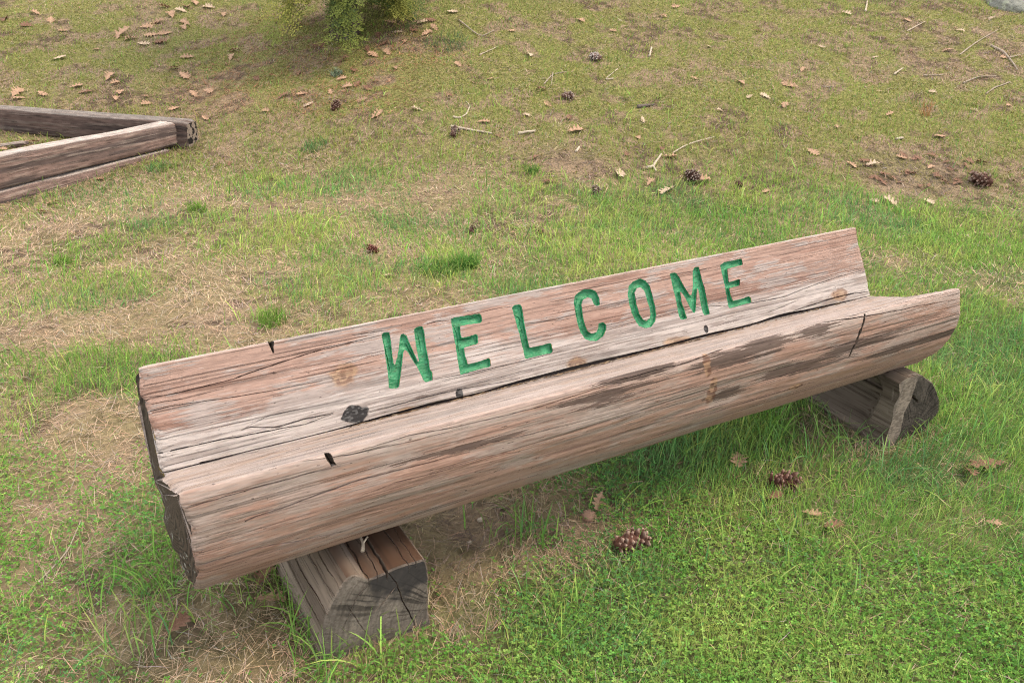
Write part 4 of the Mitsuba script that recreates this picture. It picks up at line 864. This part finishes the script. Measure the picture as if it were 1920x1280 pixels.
# clover and chickweed: small round leaves
x, y, s, t = scatter(140000, 0.95, 4.2, 1.8)
g, hill, left, near = veg(x, y, s, t)
cl = sstep(0.40, 0.56, n2(x, y, 1.5, 81, 3) + 0.30 * sstep(2.7, 1.9, s) - 0.18 * sstep(0.35, 0.9, t) - 0.03) * sstep(3.6, 2.8, s)
keep = (RNG.random(len(x)) < cl * np.clip(g * 1.1, 0, 1) * (1 - np.clip(field(x, y, BARE), 0, 1))) & ~blocked(x, y)
x, y, s = x[keep], y[keep], s[keep]; n = len(x); print('sprigs', n)
hgt = 0.006 + 0.028 * RNG.random(n) ** 1.2; c = green_col(x, y, np.zeros(n)) * np.array([0.72, 0.82, 0.72]); a0 = RNG.random(n) * 2 * np.pi
z = zg(x, y) + hgt
V, F, C = [], [], []
for j in range(3):
    a = a0 + j * 2 * np.pi / 3 + RNG.normal(size=n) * 0.25; L = RNG.uniform(0.0040, 0.0088, n) * np.clip(s / 2, 1, 1.5); W = L * RNG.uniform(0.32, 0.5, n)
    dx, dy = np.cos(a), np.sin(a); el = RNG.normal(0.25, 0.4, n); fold = RNG.uniform(0.0, 0.35, n)
    p0 = np.stack([x, y, z], 1); ax = np.stack([dx * np.cos(el), dy * np.cos(el), np.sin(el)], 1); sdv = np.stack([-dy, dx, 0 * dx], 1); upv = np.cross(ax, sdv) * -1
    mid = p0 + ax * (L * 0.55)[:, None]; rr = sdv * W[:, None] + np.array([0, 0, 1.0]) * (W * fold)[:, None]; r2 = -sdv * W[:, None] + np.array([0, 0, 1.0]) * (W * fold)[:, None]
    q4 = np.stack([p0, mid + rr, p0 + ax * L[:, None], mid + r2], 1)
    V.append(q4.reshape(-1, 3)); k = (np.arange(n) * 4 + j * 4 * n)[:, None]
    F.append(np.vstack([k + [0, 1, 2], k + [0, 2, 3]])); C.append(np.repeat(c * RNG.uniform(0.85, 1.15, (n, 1)), 4, 0))
obj('clover', mikit.ply((np.vstack(V), np.vstack(F)), 'm_green', color=np.vstack(C)), kind='stuff', label='low clover and chickweed among the near grass', category='clover')

# moss on the bank
x, y, s, t = scatter(90000, 4.8, 11.0, 1.0)
g, hill, left, near = veg(x, y, s, t)
keep = RNG.random(len(x)) < hill * sstep(0.38, 0.56, n2(x, y, 3.0, 91, 4)); x, y, s = x[keep], y[keep], s[keep]; n = len(x)
c = np.array([[0.200, 0.198, 0.050], [0.150, 0.175, 0.052], [0.245, 0.225, 0.058]])[RNG.integers(0, 3, n)]
moss.add(np.stack([x, y, zg(x, y) - 0.003], 1), RNG.uniform(0.010, 0.024, n), RNG.uniform(0.004, 0.009, n), RNG.random(n) * 6.28, np.abs(RNG.normal(0.5, 0.4, n)), RNG.normal(0.5, 0.4, n), vary(1, n) * c, 2)
moss.build('moss', 'm_green', kind='stuff', label='olive moss in cushions on the bank', category='moss')

# ---------------------------------------------------------------- litter: oak leaves, cones, twigs
def frame_on(P, az, tilt=0.0, roll=0.0):
    """rotation of something lying on the ground at P: x axis along az, z along the ground's normal, then tilted"""
    e = 0.04
    nx, ny_ = (zg(P[0] + e, P[1]) - zg(P[0] - e, P[1])) / (2 * e), (zg(P[0], P[1] + e) - zg(P[0], P[1] - e)) / (2 * e)
    N = np.array([-nx, -ny_, 1.0]); N /= np.linalg.norm(N)
    a = np.array([math.cos(az), math.sin(az), 0.0]); a -= N * (a @ N); a /= np.linalg.norm(a); b = np.cross(N, a)
    R0 = np.stack([a, b, N], 1)
    cx, sx, cy, sy = math.cos(roll), math.sin(roll), math.cos(tilt), math.sin(tilt)
    return R0 @ np.array([[cy, 0, sy], [0, 1, 0], [-sy, 0, cy]]) @ np.array([[1, 0, 0], [0, cx, -sx], [0, sx, cx]])
def world(P, Rm, sc):
    M = np.eye(4); M[:3, :3] = Rm * sc; M[:3, 3] = P
    return ST(M.tolist())
def oak_leaf(seed, curl, fold):
    r = np.random.default_rng(seed); n = 27; u = np.linspace(0, 1, n)
    def half(ph):
        env = np.sin(np.pi * np.clip(u * 0.93 + 0.05, 0, 1)) ** 0.8 * (0.6 + 0.4 * u) * 0.40
        lob = 0.5 + 0.5 * np.cos(2 * np.pi * (u * 4.2 + ph)); return env * (0.36 + 0.64 * lob ** 0.7) * (1 + r.normal(size=n) * 0.06) + 0.008
    l, q = half(0.05 + r.uniform(-.1, .1)), half(0.2 + r.uniform(-.1, .1))
    V = []
    for k in range(n):
        sk = 0.16 * np.sin(2 * np.pi * u[k] * 4.2)
        for wv in (-l[k], -l[k] * 0.5, 0, q[k] * 0.5, q[k]):
            V.append([u[k] - 0.5 + abs(wv) * 0.45, wv, curl * (wv / 0.35) ** 2 * 0.35 + fold * abs(wv) + 0.10 * curl * np.cos(np.pi * u[k] * 1.3 + seed) + 0.025 * np.sin(u[k] * 19 + wv * 25 + seed)])
    V = np.array(V); V[:, 2] -= np.percentile(V[:, 2], 12)
    F = [[k * 5 + j, k * 5 + j + 1, (k + 1) * 5 + j + 1] for k in range(n - 1) for j in range(4)] + [[k * 5 + j, (k + 1) * 5 + j + 1, (k + 1) * 5 + j] for k in range(n - 1) for j in range(4)]
    uv = np.stack([np.repeat(u, 5), np.tile([-1, -.5, 0, .5, 1], n)], 1)
    # stalk
    s0 = len(V); V = np.vstack([V, [[-0.5, -0.010, V[2, 2]], [-0.5, 0.010, V[2, 2]], [-0.68, 0.02, V[2, 2] + 0.04]]]); F += [[s0, s0 + 1, s0 + 2]]; uv = np.vstack([uv, [[0, 0]] * 3])
    return np.array(V), np.array(F), uv
LEAVES = [oak_leaf(i, c, f) for i, (c, f) in enumerate([(0.25, 0.05), (0.4, 0.15), (-0.3, 0.25), (0.1, 0.45), (0.7, -0.2), (0.3, 0.0)])]
LEAF_PLY = {(i, m): mikit.ply(LEAVES[i][:2], m, smooth=True, uv=LEAVES[i][2]) for i in range(6) for m in ('m_leaf_tan', 'm_leaf_pale', 'm_leaf_brown')}
LR = np.random.default_rng(5); USED = set()
ONES = 'zero one two three four five six seven eight nine ten eleven twelve thirteen fourteen fifteen sixteen seventeen eighteen nineteen'.split()
def words(n):
    n = int(n); t = 'x x twenty thirty forty fifty sixty seventy eighty ninety'.split()
    return ONES[n] if n < 20 else t[n // 10] + ('-' + ONES[n % 10] if n % 10 else '')
def leaf(px_, py_, size, mat='tan', label='', group=None, lift=0.012, az=None, tilt=None, P=None):
    P = G(px_, py_)[0] if P is None else P; D = float((P - CAM) @ CF)
    Rm = frame_on(P, LR.uniform(0, 6.28) if az is None else az, LR.normal() * 0.16 if tilt is None else tilt, LR.normal() * 0.20)
    lab = {'label': label, 'category': 'leaf'}
    if group: lab['group'] = group; lab['label'] = f"{mat} {label}, {words(px_ / 19.2 + .5)} percent across and {words(py_ / 12.8 + .5)} percent down the photo"
    while group and lab['label'] in USED: lab['label'] = lab['label'].replace(' leaf', ' upper leaf', 1) if 'upper' not in lab['label'] else lab['label'].replace(' upper leaf', ' smaller upper leaf')
    USED.add(lab['label'])
    d = dict(LEAF_PLY[(int(LR.integers(0, 6)), 'm_leaf_' + mat)]); d['to_world'] = world(P + [0, 0, lift], Rm, size * D / FPX * (1.0 if group else 1.15))
    obj('oak_leaf', d, **lab)
def many(lst, label, group, size=23, mats=('tan', 'tan', 'brown', 'tan', 'tan', 'pale')):
    for q in lst: leaf(q[0], q[1], (q[2] if len(q) > 2 else size) * LR.uniform(0.9, 1.15), q[3] if len(q) > 3 else mats[int(LR.integers(0, len(mats)))], label, group)
many([(246, 75), (278, 52, 32), (296, 44, 28), (284, 68), (270, 85), (300, 82, 28), (310, 65), (347, 45, 26), (346, 54), (322, 30, 28), (340, 22, 26), (350, 15), (367, 8), (392, 16), (66, 27), (96, 40), (51, 50), (352, 110), (437, 97), (434, 110),
      (206, 146, 26), (216, 158, 24), (144, 164), (162, 175), (79, 178, 24), (227, 175), (218, 187), (272, 183, 14), (362, 178), (391, 173), (327, 131), (327, 206), (276, 197), (310, 15), (10, 40), (120, 60, 16), (180, 95, 16), (420, 30, 18)],
     'leaf above the timber bed', 'oak leaves on the bank above the timber bed')
many([(700, 105, 28), (727, 101), (645, 115, 24, 'brown'), (664, 135, 24, 'brown'), (599, 89, 26, 'brown'), (745, 64), (757, 46, 28), (679, 190), (782, 208), (707, 218, 30), (650, 165), (530, 183), (567, 179), (578, 199), (730, 153, 14), (690, 168, 22), (640, 150, 20),
      (770, 35), (790, 45), (805, 40), (775, 60, 24, 'brown'), (720, 85, 22, 'brown'), (710, 70, 22, 'brown'), (760, 80, 22), (800, 65), (735, 45, 24), (690, 95, 20, 'brown'), (815, 55, 20), (480, 150, 20, 'brown'), (500, 210, 20), (560, 140, 18, 'brown'), (620, 175, 20), (670, 160, 18, 'brown'), (740, 130, 16)],
     'leaf near the cedar', 'oak leaves in the litter round the cedar')
many([(860, 124, 18), (844, 181, 14), (907, 231, 22), (1028, 199, 18), (988, 218, 18), (1067, 223), (935, 258, 18, 'brown'), (1002, 298, 18, 'brown'), (1197, 261, 18), (1241, 33, 20), (1267, 15, 20), (1091, 41, 20), (1301, 149, 14), (1016, 170, 20, 'brown'), (1390, 157, 22),
      (1481, 162, 28), (1435, 183, 24, 'pale'), (1405, 184, 16), (1472, 199, 22), (1667, 217, 20), (1747, 175, 16, 'pale'), (1824, 209, 14), (1504, 133, 18), (1707, 97, 14, 'brown'), (1585, 27, 22, 'pale'), (1860, 37, 16, 'pale'), (1760, 258, 22), (1569, 240, 16), (1205, 227, 18), (1776, 97, 18),
      (1150, 60, 15), (1330, 90, 14), (1420, 60, 14), (1540, 90, 14), (1640, 110, 14), (1350, 210, 15), (960, 60, 16), (920, 150, 15), (1800, 60, 16), (1700, 40, 16), (1880, 110, 16), (1890, 200, 16)],
     'leaf on the bank', 'oak leaves on the bank right of the cedar')
many([(1595, 311, 26, 'tan'), (1633, 312, 28, 'pale'), (1744, 316, 20), (1690, 298, 18), (1725, 352, 24, 'brown'), (1700, 325, 18, 'brown'), (1760, 335, 20, 'brown'), (1780, 320, 16, 'brown'), (1660, 330, 20, 'brown'), (1690, 345, 18, 'brown'), (1715, 300, 18, 'brown'), (1800, 345, 16, 'brown')] + [(int(1600 + 250 * a_), int(288 + 68 * b_), 14 + 8 * c_, 'brown') for a_, b_, c_ in np.random.default_rng(3).random((26, 3)) if abs(b_ - 0.25 - 0.5 * a_) < 0.5],
     'leaf in the bare patch', 'leaves in the bare patch at the foot of the right bank')
many([(1029, 344, 22), (1174, 291, 18), (1240, 281, 16), (1256, 296, 24), (1219, 345, 24), (1167, 373, 16), (1435, 362, 18), (729, 520, 20, 'pale'), (782, 486, 12, 'brown'), (960, 440, 12), (190, 338, 20), (560, 330, 14, 'brown'), (1160, 452, 14)],
     'leaf on the lawn', 'oak leaves on the lawn behind the bench', 20)
for q in [
    (226, 68, 38, 'tan', 'largest pinkish tan oak leaf on the bank at the upper left'), (110, 112, 24, 'pale', 'lone pale leaf on the bank above the left end of the timber bed'), (346, 145, 26, 'tan', 'star shaped oak leaf standing up above the timber corner'),
    (32, 176, 30, 'tan', 'broad tan leaf just behind the left end of the back timber'), (36, 187, 22, 'tan', 'smaller tan leaf touching the back timber at the left edge'), (385, 224, 18, 'tan', 'small tan leaf just right of the timber bed corner'),
    (63, 269, 26, 'tan', 'tan leaf lying inside the timber bed against its near timber'), (4, 283, 18, 'tan', 'orange leaf inside the timber bed at the left edge of the photo'), (102, 383, 24, 'tan', 'star shaped tan leaf in the grass below the near timbers'), (81, 400, 22, 'tan', 'lower of two tan leaves in the grass below the near timbers'),
    (847, 25, 20, 'pale', 'pale leaf right of the cedar sprays near the top edge'), (993, 106, 22, 'pale', 'bright cream leaf alone on the bank right of the cedar'), (1079, 248, 32, 'tan', 'orange tan leaf standing upright at the foot of the bank'), (1162, 329, 30, 'pale', 'large pale lobed leaf on the lawn behind the carved C'),
    (1251, 361, 34, 'pale', 'large pale curled leaf casting a shadow on the lawn'), (1316, 341, 28, 'tan', 'tan leaf leaning against a cone behind the bench'), (1523, 288, 24, 'tan', 'orange leaf alone in the green grass right of centre'), (1671, 384, 30, 'pale', 'pale folded leaf on the bright grass behind the right end of the bench'), (1740, 381, 22, 'pale', 'small pale leaf right of the folded one behind the bench'), (1638, 380, 16, 'pale', 'small grey leaf left of the folded one behind the bench'),
    (430, 311, 14, 'brown', 'small reddish leaf on the lawn right of the timber bed'), (497, 1085, 58, 'brown', 'large brown leaf under the bench left of the near block'), (506, 1136, 52, 'tan', 'rounded tan leaf below the brown one left of the near block'), (562, 1162, 34, 'brown', 'brown leaf standing against the side of the near block'), (335, 1182, 44, 'brown', 'red brown leaf in dead grass near the bottom left'),
    (1122, 950, 40, 'tan', 'tan lobed leaf on the dirt in front of the bench'), (1005, 971, 24, 'tan', 'small orange leaf on the dirt in front of the bench'), (1225, 832, 56, 'brown', 'brown leaf under the middle of the bench'), (1382, 872, 44, 'tan', 'tan curled leaf in the grass left of the far block'), (1850, 880, 62, 'brown', 'large curled brown leaf in the grass at the right'), (1812, 893, 40, 'brown', 'smaller brown leaf left of the large curled one'),
    (1520, 973, 30, 'tan', 'tan leaf in the grass in front of the far block'), (1560, 995, 34, 'brown', 'folded brown leaf on a dark spot in the near grass'), (1858, 990, 24, 'tan', 'orange leaf in the grass near the right edge'), (1450, 940, 30, 'brown', 'thin brown leaf under the dark cone in the grass'), (270, 1100, 22, 'brown', 'small brown leaf below the left end of the bench')]:  # the first two here are chips, built with the leaf meshes
    leaf(q[0], q[1], q[2], q[3], q[4], lift=0.022 if q[1] > 600 else 0.014)

def cone_mesh(seed, nsc=68, elong=1.25):
    """an open cone lying along x, length 1: (core, list of scale meshes)"""
    r = np.random.default_rng(seed)
    core = trimesh.creation.icosphere(2, 0.5); core.vertices = core.vertices * [0.92, 0.42, 0.42]
    sc = []
    for k in range(nsc):
        u = (k + 0.5) / nsc; x = -0.46 + 0.94 * u; az = k * 2.39996
        rad = 0.20 * math.sin(math.pi * min(1, u * 0.86 + 0.13)) ** 0.7 + 0.02; L = (0.24 + 0.05 * r.normal()) * math.sin(math.pi * (0.16 + 0.72 * u)) ** 0.8; W = L * 0.42
        out = np.array([0.55, math.cos(az) * 0.83, math.sin(az) * 0.83]); out += r.normal(size=3) * 0.20; out /= np.linalg.norm(out)
        sd = np.cross([1.0, 0, 0], out); sd /= np.linalg.norm(sd); up = np.cross(out, sd)
        b = np.array([x, math.cos(az) * rad * 0.6, math.sin(az) * rad * 0.6]); m1, tip = b + out * L * 0.72, b + out * L * 1.08
        v = np.array([b + sd * W * .35, b - sd * W * .35, m1 + sd * W + up * .02, m1 - sd * W + up * .02, tip + up * 0.035, m1 + up * 0.055, m1 - up * 0.035, tip - up * 0.015])
        f = [[0, 1, 6], [0, 6, 2], [1, 3, 6], [2, 6, 7], [6, 3, 7], [2, 7, 4], [7, 3, 4], [2, 4, 5], [5, 4, 3], [0, 2, 5], [0, 5, 1], [1, 5, 3]]
        if r.random() < 0.16: continue
        c = np.array([[0.085, 0.045, 0.034]] * 2 + [[0.16, 0.095, 0.072]] * 2 + [[0.36, 0.30, 0.255], [0.24, 0.165, 0.13], [0.10, 0.055, 0.042], [0.33, 0.27, 0.23]]) * r.uniform(0.6, 1.35)
        sc.append((v, np.array(f), c))
    return core, sc
def cone(px_, py_, size, label, seed, tone=1.0, parts=False, az=None, group=None, tilt=0.0):
    P = G(px_, py_)[0]; D = float((P - CAM) @ CF); k = thing('pine_cone', label, 'pine cone', group)
    L = size * D / FPX; Rm = frame_on(P, RNG.uniform(0, 6.28) if az is None else az, tilt); W = world(P + [0, 0, L * 0.27], Rm, L)
    core, sc = cone_mesh(seed)
    tint = np.asarray(tone) * np.ones(3)
    d = mikit.ply((core.vertices, core.faces), 'm_cone', color=np.repeat([np.array([0.075, 0.036, 0.026]) * tint], len(core.vertices), 0)); d['to_world'] = W; obj('core', d, k)
    if parts:
        for v, f, c in sc:
            d = mikit.ply((v, f), 'm_cone', color=c * tint); d['to_world'] = W; obj('scale', d, k)
    else:
        off = np.cumsum([0] + [len(v) for v, _, _ in sc])
        d = mikit.ply((np.vstack([v for v, _, _ in sc]), np.vstack([f + o for (_, f, _), o in zip(sc, off)])), 'm_cone', color=np.vstack([c for _, _, c in sc]) * tint); d['to_world'] = W; obj('scales', d, k, kind='stuff')
cone(1180, 1030, 72, 'large reddish pine cone on the clover in front of the bench', 1, (1.10, 1.0, 0.98), True, az=0.4 - YAW)
cone(1466, 914, 58, 'dark brown cone shaped debris half sunk in the grass left of the far block', 2, (0.75, 0.6, 0.6))  # debris in the grass, built with the cone mesh
cone(1839, 348, 44, 'dark open cone at the right end of the bare patch', 3, (0.8, 0.75, 0.75))
cone(1296, 339, 36, 'dark grey brown cone with a tan leaf against it', 4, (0.75, 0.75, 0.8))
cone(700, 474, 26, 'small dark red cone on the lawn behind the carved W', 5, (0.8, 0.5, 0.5), tilt=-0.6)
cone(630, 206, 26, 'brown cone on the bank below the cedar', 6, (0.8, 0.7, 0.7), tilt=-0.8)
cone(852, 255, 28, 'grey cone at the foot of the bank left of centre', 7, (0.9, 0.95, 1.0))
cone(1117, 114, 26, 'weathered grey cone high on the bank right of the cedar', 8, (1.5, 1.8, 2.1))
cone(1116, 361, 24, 'grey cone on dead grass behind the carved C', 9, (1.0, 1.05, 1.15))
cone(1386, 349, 16, 'tiny dark cone on the lawn right of the leaf and cone pair', 10, (0.7, 0.6, 0.6))
cone(886, 436, 22, 'small dark cone just behind the carved L', 11, (0.8, 0.75, 0.75))
cone(1014, 438, 16, 'tiny brown cone close behind the carved C', 12, (0.8, 0.6, 0.6))
cone(1063, 186, 24, 'grey flattened cone in the middle of the bank', 13, (1.1, 1.2, 1.3))

def twig(pts, r0, r1, mat, label, cat='twig', lift=0.010, group=None, fork=None):
    P = G([q[0] for q in pts], [q[1] for q in pts]) + [0, 0, lift]
    n = max(8, len(P) * 5); u = np.linspace(0, 1, len(P)); w = np.linspace(0, 1, n)
    p = np.stack([np.interp(w, u, P[:, k]) for k in range(3)], 1); p += np.cumsum(RNG.normal(size=p.shape), 0) * 0.0012
    for _ in range(3): p[1:-1] = (p[:-2] + 2 * p[1:-1] + p[2:]) / 4
    m = tube_mesh(p, np.linspace(r0, r1, n), 7, 0.10)
    if fork:
        Q = G([q[0] for q in fork], [q[1] for q in fork]) + [0, 0, lift + 0.006]; wq = np.linspace(0, 1, 8)
        m = trimesh.util.concatenate([m, tube_mesh(np.stack([np.interp(wq, np.linspace(0, 1, len(Q)), Q[:, k]) for k in range(3)], 1), np.linspace(r0 * 0.7, r1 * 0.6, 8), 6, 0.1)])
    lab = {'label': label, 'category': cat}
    if group: lab['group'] = group
    obj('twig' if cat == 'twig' else 'wood_chip', mikit.ply(m, mat, smooth=True), **lab)
twig([(848, 222), (864, 222), (876, 214), (882, 200), (874, 192)], .008, .004, 'm_twig_pale', 'pale curved twig shaped like a hook at the foot of the bank')
twig([(845, 240), (880, 246), (921, 253)], .010, .006, 'm_twig_pale', 'long pale stick lying at the foot of the bank left of centre')
twig([(972, 253), (1002, 249)], .010, .008, 'm_twig_pale', 'short thick pale stick right of the long one')
twig([(1195, 203), (1226, 199)], .016, .008, 'm_twig_dark', 'flat dark bark chip in the middle of the bank', 'wood chip')
twig([(1213, 318), (1226, 314), (1240, 292)], .012, .006, 'm_twig_pale', 'whitish broken branch standing on dark soil at the foot of the bank', fork=[(1224, 315), (1230, 325)])
twig([(1262, 290), (1285, 277), (1340, 262)], .005, .003, 'm_twig_pale', 'long thin straw coloured twig behind the carved M')
twig([(1218, 108), (1222, 92)], .009, .006, 'm_twig_pale', 'small white chip on the bank below the top edge', 'wood chip')
twig([(1622, 24), (1625, 5)], .009, .006, 'm_twig_pale', 'white stick pointing up at the top edge of the photo')
twig([(1806, 158), (1830, 146), (1866, 145)], .007, .004, 'm_twig', 'grey arched twig on the right bank')
twig([(1848, 178), (1865, 166), (1893, 156)], .006, .004, 'm_twig', 'grey twig at the right bank below the arched one')
twig([(1858, 88), (1880, 100), (1895, 118), (1906, 135)], .010, .005, 'm_twig', 'thick grey branch near the right edge of the bank', fork=[(1890, 112), (1918, 105)])
twig([(1730, 144), (1768, 142)], .006, .004, 'm_twig', 'straight grey twig in the middle of the right bank')
twig([(1676, 142), (1692, 132)], .007, .005, 'm_twig_pale', 'short pale stick left of the straight grey twig')
twig([(1150, 150), (1135, 152), (1160, 132)], .005, .003, 'm_twig_pale', 'thin yellowish twig below the grey cone on the bank')
twig([(1020, 160), (1036, 140), (1060, 135)], .005, .003, 'm_twig', 'thin grey forked twig on the bank below the cream leaf', fork=[(1036, 140), (1034, 165)])
twig([(1680, 263), (1694, 261)], .009, .008, 'm_twig_pale', 'tiny pale chip above the bare patch', 'wood chip')
twig([(1080, 287), (1086, 279)], .009, .008, 'm_twig_pale', 'tiny white chip below the upright orange leaf', 'wood chip')
twig([(860, 40), (900, 72), (925, 60)], .006, .003, 'm_twig', 'grey bent twig right of the cedar')
twig([(900, 105), (935, 88)], .005, .003, 'm_twig_pale', 'pale thin twig left of the cream leaf on the bank')
twig([(1540, 165), (1562, 166)], .005, .003, 'm_twig', 'thin grey twig right of the big leaf on the bank')
twig([(1800, 105), (1835, 80), (1870, 60)], .006, .003, 'm_twig', 'long grey twig running up the right bank')
twig([(1700, 60), (1735, 42)], .005, .003, 'm_twig_pale', 'pale thin twig near the top of the right bank')
twig([(375, 1100), (430, 1093), (452, 1096)], .003, .002, 'm_twig_pale', 'pale dry stalk under the left end of the bench')
twig([(70, 1100), (125, 1040), (155, 978)], .0022, .0014, 'm_twig_pale', 'thin orange stalk in the grass left of the bench')
# bit of twig on the near block
pb = ztop([(680, 1040)], 0.215)[0]
tw = trimesh.util.concatenate([tube_mesh([pb + [0, 0, 0.012], pb + [0.010, 0.02, 0.018], pb + [0.012, 0.05, 0.022]], [0.005, 0.0035, 0.003], 6, 0.1), tube_mesh([pb + [0.010, 0.02, 0.018], pb + [0.024, 0.024, 0.03]], [0.003, 0.002], 5)])
obj('twig', mikit.ply(tw, 'm_twig_pale', smooth=True), label='pale forked twig lying on top of the near block', category='twig')
# stones
for (qx, qy, r, mat, lab) in [(1104, 972, 0.020, 'm_stone', 'round reddish brown stone beside the tan leaf in front of the bench'), (900, 976, 0.008, 'm_twig_pale', 'tiny white pebble on the dirt in front of the bench'), (880, 1018, 0.006, 'm_twig_pale', 'tiny pale pebble below the white one'),
                              (1366, 1012, 0.010, 'm_twig_pale', 'small cream pebble standing in the clover')]:
    P = G(qx, qy)[0]; obj('stone', mikit.ply(lump(P + [0, 0, r * 0.5], [r * 1.1, r, r * 0.85], 0.25, int(qx), 2), mat, smooth=True), label=lab, category='stone')

# single plants one can point at
def plant(px_, py_, label, cat, n, l0, l1, w, col, bend=0.9, lean=0.5, spread=0.02, name='grass_tuft', mat='m_green'):
    b = Blades(); q = G(px_, py_)[0]; ra, rr_ = RNG.random(n) * 6.28, spread * 1.5 * np.sqrt(RNG.random(n)); xx, yy = q[0] + rr_ * np.cos(ra), q[1] + rr_ * np.sin(ra)
    c = np.asarray(col) * (1 + RNG.normal(size=(n, 1)) * 0.18)
    b.add(np.stack([xx, yy, zg(xx, yy)], 1), RNG.uniform(l0, l1, n), RNG.uniform(0.7, 1.2, n) * w, RNG.random(n) * 6.28, np.abs(RNG.normal(lean, 0.25, n)), RNG.normal(bend, 0.4, n), c, 4, tip=c * [1.25, 1.1, 1.0])
    b.build(name, mat, label=label, category=cat)
GB, GD = (0.15, 0.27, 0.055), (0.10, 0.22, 0.05)
plant(690, 1205, 'small drooping grass tuft growing against the end of the near block', 'grass tuft', 26, 0.06, 0.13, 0.0034, (0.20, 0.29, 0.09), 1.5, 0.35, 0.008)
plant(872, 500, 'tall dark green grass tuft on the lawn behind the carved L', 'grass tuft', 240, 0.05, 0.115, 0.0036, GD, 0.9, 0.5, 0.042)
plant(822, 508, 'low dark green grass tuft left of the tall one', 'grass tuft', 220, 0.04, 0.09, 0.0040, GD, 0.9, 0.6, 0.07)
plant(300, 316, 'bluish green grass tuft beside the near timber', 'grass tuft', 110, 0.04, 0.08, 0.0045, (0.13, 0.25, 0.09), 0.8, 0.4, 0.06)
plant(996, 325, 'small round green tuft on bare soil at the foot of the bank', 'grass tuft', 70, 0.04, 0.09, 0.0042, GD, 0.7, 0.5, 0.035)
plant(838, 82, 'dark bluish green grass tuft right of the cedar', 'grass tuft', 170, 0.05, 0.11, 0.0055, (0.120, 0.175, 0.085), 0.9, 0.7, 0.13)
plant(632, 140, 'small grey green weed in the litter below the cedar', 'weed', 60, 0.03, 0.08, 0.012, (0.22, 0.28, 0.20), 0.6, 0.7, 0.03, 'weed')
plant(1735, 218, 'weed with thin red stems on the right bank', 'weed', 26, 0.08, 0.18, 0.004, (0.30, 0.16, 0.07), 0.3, 0.45, 0.02, 'weed', 'm_straw')
plant(510, 608, 'green tuft right behind the saw cut in the backrest', 'grass tuft', 130, 0.05, 0.10, 0.0036, GB, 0.7, 0.4, 0.04)
plant(590, 276, 'bluish green low tuft at the foot of the bank below the cedar', 'grass tuft', 120, 0.04, 0.09, 0.0045, (0.11, 0.22, 0.085), 0.9, 0.6, 0.07)
plant(120, 497, 'small green tuft in dead grass near the left edge', 'grass tuft', 90, 0.04, 0.08, 0.0036, GB, 0.7, 0.4, 0.03)
plant(370, 395, 'green tuft in dead grass right of the timber bed', 'grass tuft', 110, 0.05, 0.09, 0.0038, GB, 0.7, 0.4, 0.04)
